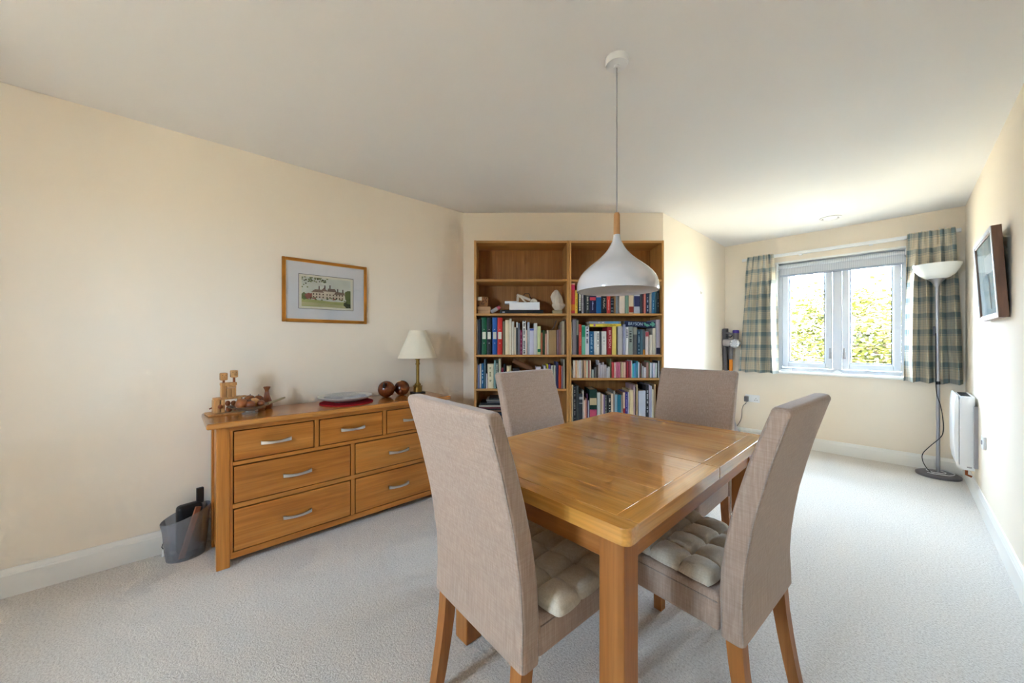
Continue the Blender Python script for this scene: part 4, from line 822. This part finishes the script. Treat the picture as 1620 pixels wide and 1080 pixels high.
def curtain(label, x0t, x1t, x0b, x1b, zt, zb, folds, seed, yb=4.965):
    rnd = random.Random(seed); bm = bmesh.new(); uvl = bm.loops.layers.uv.new('UVMap'); NX, NZ = folds * 14, 44
    ph = [rnd.uniform(-.5, .5) for _ in range(folds + 2)]; am = [rnd.uniform(.7, 1.2) for _ in range(folds + 2)]
    V = {}; cw = (x1b - x0b) * 1.9
    for j in range(NZ + 1):
        f = j / NZ; z = zt + (zb - zt) * f; g_ = min(1, max(0, (f - .085) / .25)) if f > .085 else 0
        xa = x0t + (x0b - x0t) * f ** .8; xb = x1t + (x1b - x1t) * f ** .8
        for i in range(NX + 1):
            u = i / NX; k = u * folds; q = int(min(k, folds)); A = .012 + .055 * g_ * am[q]
            nf = k + .12 * math.sin(3 * f + ph[q]) * g_
            y = yb + A * (math.sin(2 * PI * nf) + .25 * math.sin(4 * PI * nf + 1)) * .9 + .006 * math.sin(14 * u + 5 * f) * g_
            if f < .1: y = yb + .009 * math.sin(2 * PI * k * 2) - .004
            x = xa + (xb - xa) * (u + .018 * math.sin(4 * PI * nf) * g_ / max(1, folds / 5))
            V[i, j] = (bm.verts.new((x, y, z + (.004 * math.sin(2 * PI * k) if j == NZ else 0))), (u * cw, (zt - z)))
    for i in range(NX):
        for j in range(NZ):
            q = [V[i, j], V[i, j + 1], V[i + 1, j + 1], V[i + 1, j]]; fc = bm.faces.new([p[0] for p in q])
            for l, p in zip(fc.loops, q): l[uvl].uv = p[1]
    t = thing('curtain', label, 'curtain', ((x0b + x1b) / 2, yb, zb), 0, 'plaid curtains at the window')
    c = obj('cloth', bm, m_plaid, t, True, ang=80); md = c.modifiers.new('thick', 'SOLIDIFY'); md.thickness = .003
    bm = bmesh.new(); n = folds * 2
    for k in range(n):
        x = x0t + (x1t - x0t) * (k + .5) / n; tube(bm, [(x, yb + .002, zt - .01), (x, yb + .012, zt + .012), (x, yb + .02, zt - .006)], .0025, 6)
    obj('hook', bm, m_white, t, True)
    return t
curtain('teal and cream plaid curtain on the vacuum cleaner side of the window', -1.233, -.978, -1.338, -.935, 2.16, .81, 3, 3, 4.958)
curtain('teal and cream plaid curtain behind the floor lamp', .04, .322, .012, .362, 2.16, .80, 4, 8, 4.958)
rl = thing('curtain_rail', 'slim white curtain rail above the window', 'rail', (-.46, 5.0, 2.14))
obj('track', B((-1.30, 4.985, 2.120), (.36, 5.015, 2.152), .004), m_white, rl, True)
for x in (-1.2, -.75, -.2, .25): obj('bracket', B((x - .015, 5.01, 2.115), (x + .015, 5.051, 2.158), .003), m_white, rl, True)
bl = thing('roller_blind', 'half raised pale grey striped roller blind inside the window reveal', 'blind', (-.464, 5.11, 1.9))
def blindcloth():
    t = NT('striped_blind_cloth'); v = t.mapping((1, 1, 1)); sp = t.n('ShaderNodeSeparateXYZ'); t.l(v, sp.inputs[0])
    f = t.math('LESS_THAN', t.math('FRACT', t.math('MULTIPLY', sp.outputs[0], 70)), .35)
    c = t.mix(t.math('MULTIPLY', f, .5), srgb('d8dade'), srgb('a9adb8')); t.l(c, t.b.inputs['Base Color']); return t.done(.8, .2)
m_blind = blindcloth()
obj('roller', tube(bmesh.new(), [(-.955, 5.100, 2.018), (.027, 5.100, 2.018)], .022, 20), m_blind, bl, True)
obj('cloth', B((-.95, 5.118, 1.925), (.022, 5.120, 2.02)), m_blind, bl, True)
obj('bottom_bar', B((-.95, 5.112, 1.905), (.022, 5.126, 1.928), .004), plain('grey_bar', 'a8b0c0', .4), bl, True)
for x in (-.964, .034): obj('bracket', B((x - .006, 5.075, 1.985), (x + .006, 5.128, 2.05), .002), m_white, bl, True)
# small things on the sill
o = thing('sill_case', 'small clear white case on the sill by the curtain', 'case', (-.885, 5.085, WZ0))
obj('body', B((-.045, -.02, 0), (.045, .02, .03), .004), m_white, o); obj('lid', B((-.047, -.022, .028), (.047, .022, .038), .003), m_lgrey, o)
bm = bmesh.new(); vs = [bm.verts.new(p) for p in ((-.055, -.012, 0), (.055, -.012, 0), (0, -.012, .042), (-.055, .012, 0), (.055, .012, 0), (0, .012, .042))]
for q in ((0, 1, 2), (5, 4, 3), (0, 3, 4, 1), (1, 4, 5, 2), (2, 5, 3, 0)): bm.faces.new([vs[i] for i in q])
tag(obj('wedge_ornament', bm, m_white, loc=(-.455, 5.09, WZ0), smooth=False), 'small white triangular ornament standing at the middle of the sill', 'ornament')

# ------------------------------------------------------------------ floor lamp
fl = thing('floor_lamp', 'silver uplighter floor lamp with white bowl in the window corner', 'lamp', (.222, 4.865, 0))
obj('base', lathe(bmesh.new(), [(0, 0), (.133, 0), (.135, .006), (.134, .018), (.12, .026), (.03, .032), (0, .033)], 48), m_grey, fl)
obj('pole', tube(bmesh.new(), [(0, 0, .03), (0, 0, .80)], .0125, 16), m_chrome, fl); obj('pole', tube(bmesh.new(), [(-.002, 0, .82), (-.008, 0, 1.665)], .0125, 16), m_chrome, fl)
obj('collar', tube(bmesh.new(), [(0, 0, .795), (-.002, 0, .822)], .0145, 16), m_dark, fl)
obj('funnel', lathe(bmesh.new(), [(0, 1.645), (.014, 1.645), (.018, 1.66), (.034, 1.69), (.058, 1.715), (.055, 1.717), (0, 1.70)], 32, c=(-.008, 0, 0)), m_chrome, fl)
m_opal = plain('opal_white_bowl', 'f2f4f2', .25, .5, var=.01)
obj('bowl', lathe(bmesh.new(), [(.045, 1.708), (.075, 1.722), (.105, 1.748), (.128, 1.785), (.142, 1.825), (.145, 1.838), (.141, 1.838), (.124, 1.79), (.10, 1.757), (.07, 1.731), (0, 1.724)], 56, c=(-.008, 0, 0)), m_opal, fl, ang=50)
obj('switch', B((-.03, -.012, 1.22), (-.016, .006, 1.30), .004), m_grey, fl)
cdd = obj('power_cord', tube(bmesh.new(), smooth_path([(-.013, -.008, 1.24), (-.014, -.012, 1.1), (-.012, -.015, .75), (.012, -.016, .62), (.026, -.016, .50), (.028, -.018, .40), (.012, -.02, .34), (-.05, -.03, .25), (-.09, -.04, .18), (-.09, -.05, .12), (-.07, -.06, .07), (-.045, -.065, .036)]), .0032, 6), m_dark, fl)
bm = tube(bmesh.new(), [(.11 * math.cos(a) * (1 - .03 * k), .11 * math.sin(a) * (1 - .03 * k), .034 + .001 * (k % 3)) for k, a in enumerate([i * .42 - 2.2 for i in range(26)])], .0032, 6)
tag(obj('white_cable', bm, m_white, loc=(.222, 4.865, .002)), 'coiled white cable lying on the floor lamp base', 'cable')

# ------------------------------------------------------------------ heater, sockets, picture on the right wall
ht = thing('panel_heater', 'white wall-mounted panel heater with vented top beside the floor lamp', 'heater', (.33, 4.5, .2))
bm = bmesh.new(); HY0, HY1 = 4.30, 4.70
prof = [(.372, .215), (.312, .215), (.300, .235), (.300, .735), (.305, .752), (.372, .757)]
A_ = [bm.verts.new((x, HY0, z)) for x, z in prof]; B_ = [bm.verts.new((x, HY1, z)) for x, z in prof]
for k in range(len(prof)): bm.faces.new((A_[k], A_[(k + 1) % len(prof)], B_[(k + 1) % len(prof)], B_[k]))
bm.faces.new(A_[::-1]); bm.faces.new(B_); obj('body', bm, m_white, ht, True, ang=25)
bm = bmesh.new(); prof = [(.300, .215), (.286, .24), (.278, .30), (.274, .5), (.276, .7), (.284, .762), (.292, .765), (.297, .72), (.297, .26), (.304, .22)]
A_ = [bm.verts.new((x, HY0 - .004, z)) for x, z in prof]; B_ = [bm.verts.new((x, HY1 + .004, z)) for x, z in prof]
for k in range(len(prof)): bm.faces.new((A_[k], A_[(k + 1) % len(prof)], B_[(k + 1) % len(prof)], B_[k]))
bm.faces.new(A_[::-1]); bm.faces.new(B_); obj('front_panel', bm, m_white, ht, True, ang=25)
for k in range(11): obj('vent_slot', B((.312, HY0 + .03 + k * .031, .7525), (.358, HY0 + .044 + k * .031, .7585)), m_dark, ht, True)
obj('control_lid', B((.309, HY0 + .004, .7535), (.355, HY0 + .022, .7595), .002), m_white, ht, True)
obj('wall_bracket', B((.366, HY0 - .028, .24), (.3855, HY0 + .02, .69), .002), m_lgrey, ht, True)
obj('valve', tube(bmesh.new(), [(.335, HY0 + .03, .215), (.335, HY0 + .03, .175), (.36, HY0 + .03, .165)], .008, 8), plain('copper', '8a4a2a', .35, .5, 1), ht, True)
obj('maker_mark', B((.335, HY0 - .0006, .232), (.358, HY0 + .001, .242)), m_lgrey, ht, True)
so = thing('wall_socket', 'single white fused switch plate on the heater wall', 'socket', (.384, 3.96, .45))
obj('plate', B((-.012, -.043, 0), (.001, .043, .086), .003), m_white, so); obj('rocker', B((-.017, -.012, .03), (-.010, .012, .058), .002), m_lgrey, so)
ws = thing('wall_socket', 'white double socket on the window wall beside the vacuum cleaner plug', 'socket', (-1.205, 5.05, .447))
obj('plate', B((-.073, -.010, 0), (.073, 0, .086), .003), m_white, ws)
for x in (-.04, .04): obj('rocker', B((x - .008 + .014, -.014, .058), (x + .008 + .014, -.009, .076), .002), m_white, ws)
bm = bmesh.new(); [box(bm, (.036 + dx - .003, -.0112, dz - .005), (.036 + dx + .003, -.0098, dz + .005)) for dx, dz in ((0, .046), (-.011, .026), (.011, .026))]; obj('pin_hole', bm, m_grey, ws)
pg = thing('power_plug', 'grey plug with hanging thin cable in the double socket', 'plug', (-1.262, 5.036, .47))
obj('body', B((-.022, -.035, -.02), (.022, .004, .045), .008, 3), m_grey, pg)
obj('cable', tube(bmesh.new(), smooth_path([(0, -.02, -.02), (-.005, -.02, -.04), (-.03, -.018, -.07), (-.045, -.016, -.12), (-.048, -.016, -.19), (-.06, -.016, -.25), (-.082, -.016, -.30), (-.10, -.016, -.33)]), .0035, 6), m_grey, pg)
rp = thing('framed_picture', 'small wooden framed blue picture leaning off the heater wall', 'picture', (.384, 3.44, 1.295), PI)
RW, RH, RF, RD = .64, .48, .03, .034
TM = Matrix.Rotation(math.radians(3.0), 4, 'Y')
def tilt(bm): bmesh.ops.transform(bm, matrix=Matrix.Translation((.004, 0, 0)) @ TM, verts=bm.verts); return bm
m_rfr = wood('brown_frame_wood', '5a3a26', '74503a', '8a6448', 'z', rough=.4); m_rfw = plain('frame_front_white', 'e4e0e2', .35, var=.02)
bm = bmesh.new()
for lo, hi in (((0, -RW / 2, 0), (RD, -RW / 2 + RF, RH)), ((0, RW / 2 - RF, 0), (RD, RW / 2, RH)), ((0, -RW / 2 + RF, 0), (RD, RW / 2 - RF, RF)), ((0, -RW / 2 + RF, RH - RF), (RD, RW / 2 - RF, RH))): box(bm, lo, hi, .0015, 1)
obj('frame', tilt(bm), m_rfr, rp)
bm = bmesh.new()
for lo, hi in (((RD, -RW / 2, 0), (RD + .003, -RW / 2 + RF * .7, RH)), ((RD, RW / 2 - RF * .7, 0), (RD + .003, RW / 2, RH)), ((RD, -RW / 2 + RF * .7, 0), (RD + .003, RW / 2 - RF * .7, RF * .7)), ((RD, -RW / 2 + RF * .7, RH - RF * .7), (RD + .003, RW / 2 - RF * .7, RH))): box(bm, lo, hi)
obj('frame_face', tilt(bm), m_rfw, rp)
def blueprint_mat():
    t = NT('blue_wash_print'); v = t.mapping((1, 22, 2)); f = t.noise(v, 1.6, 4)
    t.l(t.ramp(f, [(.35, srgb('a8c2cc')), (.6, srgb('c4d6da')), (.8, srgb('d4e0de'))]), t.b.inputs['Base Color']); return t.done(.8, .2)
obj('print', tilt(B((.022, -RW / 2 + RF - .002, RF - .002), (.0265, RW / 2 - RF + .002, RH - RF + .002))), blueprint_mat(), rp)
obj('pale_panel', tilt(B((.0266, -.05, .26), (.027, .2, .36))), plain('pale_blue_wash', 'e2eef2', .8), rp)
obj('pale_arc', tilt(tube(bmesh.new(), [(.0268, .07, .06), (.0268, .07, .2), (.0268, .05, .245), (.0268, 0, .262), (.0268, -.1, .265)], .004, 6)), plain('white_line', 'e0e8ea', .8), rp)
obj('glass', tilt(B((.0315, -RW / 2 + RF - .001, RF - .001), (.0325, RW / 2 - RF + .001, RH - RF + .001))), m_pglass, rp)
obj('hanging_wire', tube(bmesh.new(), [(.006, -.25, .36), (.003, 0, .44), (.006, .25, .36)], .0012, 5), m_metal, rp)
hk = thing('picture_hook', 'tiny brass hook left on the bare passage wall', 'hook', (XP + .001, 4.229, 1.69))
obj('shank', B((0, -.006, 0), (.003, .006, .03), .001), m_brass, hk); obj('hook', tube(bmesh.new(), [(.003, 0, .012), (.010, 0, .004), (.013, 0, .010), (.012, 0, .016)], .0018, 6), m_brass, hk)
vt = thing('ceiling_vent', 'round white ceiling vent near the window', 'vent', (-.46, 4.60, CH))
obj('ring', lathe(bmesh.new(), [(.082, 0), (.084, -.006), (.070, -.012), (.062, -.006), (.062, 0)], 40), m_white, vt); obj('disc', lathe(bmesh.new(), [(0, -.016), (.04, -.014), (.052, -.008), (.052, -.001), (0, 0)], 32), m_white, vt)
obj('gap', lathe(bmesh.new(), [(.050, -.002), (.064, -.002)], 32), m_grey, vt)

# ------------------------------------------------------------------ cordless vacuum on its wall dock
vc = thing('cordless_vacuum', 'grey cordless vacuum with orange wand hanging on a wall dock', 'vacuum', (-1.428, 4.975, 0))
obj('dock', B((-.070, .03, .74), (-.03, .066, 1.33), .006), m_grey, vc)
obj('handle_post', B((-.068, -.05, 1.10), (-.030, .03, 1.325), .01), m_grey, vc)
obj('handle_bar', tube(bmesh.new(), [(-.03, -.03, 1.275), (.02, -.03, 1.262), (.055, -.03, 1.245)], [.016, .013, .012], 10), m_grey, vc)
obj('trigger', tube(bmesh.new(), [(-.03, -.03, 1.225), (.02, -.035, 1.222), (.04, -.03, 1.24)], .007, 8), m_dark, vc)
obj('bin', tube(bmesh.new(), [(-.055, -.03, 1.155), (-.03, -.03, 1.155), (.03, -.03, 1.15), (.055, -.03, 1.15)], [.044, .046, .044, .03], 24), plain('clear_grey_bin', 'b8b2b4', .25), vc)
obj('filter_post', tube(bmesh.new(), [(.075, -.03, 1.15), (.075, -.03, 1.27)], .030, 20), m_grey, vc)
obj('filter_cap', lathe(bmesh.new(), [(0, 1.305), (.03, 1.305), (.035, 1.298), (.035, 1.268), (0, 1.265)], 24, c=(.075, -.03, 0)), m_purple, vc)
cy = obj('cyclone', tube(bmesh.new(), [(.075, -.03, 1.145), (.075, -.085, 1.145), (.075, -.095, 1.145)], [.052, .052, .04], 28), plain('silver_cyclone', 'c8ccd6', .25, .5, .6), vc)
bm = bmesh.new()
for k in range(8):
    a = 2 * PI * k / 8; tube(bm, [(.075 + .02 * math.cos(a), -.094, 1.145 + .02 * math.sin(a)), (.075 + .047 * math.cos(a), -.088, 1.145 + .047 * math.sin(a))], .006, 6)
obj('cyclone_rib', bm, m_lgrey, cy)
obj('battery_arm', tube(bmesh.new(), [(-.05, -.02, 1.12), (-.045, -.02, .98), (-.04, -.015, .82)], [.024, .024, .026], 10), m_grey, vc)
obj('crevice_tool', tube(bmesh.new(), [(-.008, .0, 1.1), (-.006, .0, .95), (0, .0, .82)], [.012, .012, .016], 8), m_dark, vc)
obj('nozzle', tube(bmesh.new(), [(.022, -.03, 1.12), (.022, -.03, .95)], [.028, .024], 14), m_grey, vc)
obj('wand', tube(bmesh.new(), [(.022, -.03, .95), (.022, -.03, .22)], .019, 16), m_orange, vc)
obj('floor_head', lathe(bmesh.new(), [(0, .24), (.022, .24), (.026, .2), (.05, .13), (.075, .09), (.075, .05), (0, .05)], 20, c=(.045, -.03, 0), sy=.7), m_lgrey, vc)

# ------------------------------------------------------------------ outside the window
m_ground = plain('pale_gravel_and_grass', '8d8878', .95, .1, var=.3)
struct('ground', B((-60, YW + .3, -3.2), (60, 90, -3.0)), m_ground, label='pale ground outside far below the window', smooth=False)
struct('ground_rear', B((-60, -60, -3.2), (60, YB - .25, -3.0)), m_ground, label='pale ground behind the house', smooth=False)
m_brick = plain('purple_brown_brick', '8a6a70', .9, .2, var=.2); m_tile = plain('dull_roof_tile', '9a7a70', .9, .2, var=.15); m_winp = plain('dark_far_pane', '3c4450', .2)
hs = thing('neighbour_house', 'brick house with chimney half hidden behind the tree', 'building', (-9, 34, -3))
obj('wall', B((-7, 0, 0), (7, 8, 4.9)), m_brick, hs)
bm = bmesh.new(); vs = [bm.verts.new(p) for p in ((-7.4, -.4, 4.8), (7.4, -.4, 4.8), (7.4, 8.4, 4.8), (-7.4, 8.4, 4.8), (-7.4, 4, 6.4), (7.4, 4, 6.4))]
for q in ((0, 1, 5, 4), (2, 3, 4, 5), (1, 2, 5), (3, 0, 4), (0, 3, 2, 1)): bm.faces.new([vs[i] for i in q])
obj('roof', bm, m_tile, hs, smooth=False)
ck = obj('chimney', B((1.6, 2.6, 5.4), (3.2, 4.0, 7.6)), m_brick, hs)
for x in (2.0, 2.8): obj('chimney_pot', lathe(bmesh.new(), [(.18, 7.6), (.16, 8.0), (.2, 8.05), (.12, 8.06)], 12, c=(x, 3.3, 0)), m_tile, ck)
for x in (-5, -2, 1.5, 4.5):
    for z in (.9, 3.2):
        f_ = obj('window', B((x - .6, -.05, z), (x + .6, .05, z + 1.2)), m_white, hs); obj('pane', B((x - .5, -.07, z + .1), (x + .5, -.04, z + 1.1)), m_winp, f_)
m_bark = plain('grey_brown_bark', '6a5648', .9, .2, var=.2)
def leafmat():
    t = NT('spring_leaf'); oi = t.n('ShaderNodeNewGeometry'); f = t.noise(t.mapping((1, 1, 1)), 3.2, 3)
    k = t.math('MULTIPLY_ADD', oi.outputs['Random Per Island'], .6); t.l(t.math('MULTIPLY', f, .4), k.node.inputs[2])
    c = t.ramp(k, [(.15, srgb('2a2c0c')), (.45, srgb('3e3e12')), (.75, srgb('4e4c18')), (.92, srgb('564838'))])
    t.l(c, t.b.inputs['Base Color']); t.done(.6, .2)
    tl = t.n('ShaderNodeBsdfTranslucent'); t.l(c, tl.inputs[0]); mx = t.n('ShaderNodeMixShader'); mx.inputs[0].default_value = .4
    t.l(t.b.outputs[0], mx.inputs[1]); t.l(tl.outputs[0], mx.inputs[2]); t.l(mx.outputs[0], t.o.inputs[0]); return t.m
m_leaf = leafmat()
def tree(label, base, top, cr, n, seed, lsz):
    rnd = random.Random(seed); base = Vector(base); top = Vector(top)
    t = thing('tree', label, 'tree', base, 0, 'trees outside the window')
    L = top - base
    obj('trunk', tube(bmesh.new(), [(0, 0, 0), L * .3 + Vector((.1, .05, 0)), L * .6, L * .95], [.2, .16, .1, .02], 12), m_bark, t)
    bm = bmesh.new(); tips = []
    for k in range(30):
        f = rnd.uniform(.42, .95); a = rnd.uniform(0, 2 * PI); s0 = L * f; ln = cr * rnd.uniform(.6, 1.05) * (1.2 - .5 * f)
        d = Vector((math.cos(a), math.sin(a), rnd.uniform(-.05, .45))); p1 = s0 + d * ln * .5 + Vector((0, 0, .1)); p2 = s0 + d * ln + Vector((rnd.uniform(-.2, .2), rnd.uniform(-.2, .2), .1))
        tube(bm, [s0, p1, p2], [.035, .022, .006], 6)
        tips += [s0.lerp(p1, .5), p1, p1.lerp(p2, .5), p2]
        for q in range(4):
            e0 = p1.lerp(p2, rnd.uniform(0, .8)); e1 = e0 + Vector((rnd.uniform(-1, 1), rnd.uniform(-1, 1), rnd.uniform(-.4, .8))) * ln * .35
            tube(bm, [e0, e1], [.012, .004], 5); tips += [e0.lerp(e1, .5), e1]
    obj('branch', bm, m_bark, t)
    V, Fc = [], []
    for k in range(n):
        c = rnd.choice(tips) + Vector((rnd.gauss(0, 1), rnd.gauss(0, 1), rnd.gauss(0, .8))) * cr * .13
        a = rnd.uniform(0, 2 * PI); tlt = rnd.uniform(-1, 1); u = Vector((math.cos(a), math.sin(a), tlt * .7)).normalized(); v = u.cross(Vector((rnd.uniform(-.6, .6), rnd.uniform(-.6, .6), 1))).normalized(); nn = u.cross(v)
        s_ = lsz * rnd.uniform(.6, 1.25); i = len(V)
        V += [c - u * s_ * .5, c + v * s_ * .3 + nn * s_ * .08, c + u * s_ * .55, c - v * s_ * .3 + nn * s_ * .08]; Fc += [(i, i + 1, i + 2), (i, i + 2, i + 3)]
    me = bpy.data.meshes.new('foliage'); me.from_pydata([tuple(p) for p in V], [], Fc); me.materials.append(m_leaf)
    o = bpy.data.objects.new('foliage', me); COL.objects.link(o); o.parent = t; o['kind'] = 'stuff'
    return t
tree('bright yellow-green spring tree filling the right window pane', (-.2, 11.2, -3), (-.2, 11.2, 2.25), 2.15, 11500, 5, .13)
tree('looser yellow-green tree behind the left window pane', (-3.2, 12.6, -3), (-3.2, 12.6, 1.75), 2.1, 7500, 12, .13)
# fine joined detail too small to pick apart
for o in bpy.data.objects:
    if o.parent and o.name.split('.')[0] in ('lettering', 'fluting', 'void', 'pattern', 'spine_picture', 'tuft_button', 'hook', 'rivet', 'cyclone_rib', 'branch', 'pin_hole', 'foliage'): o['kind'] = 'stuff'
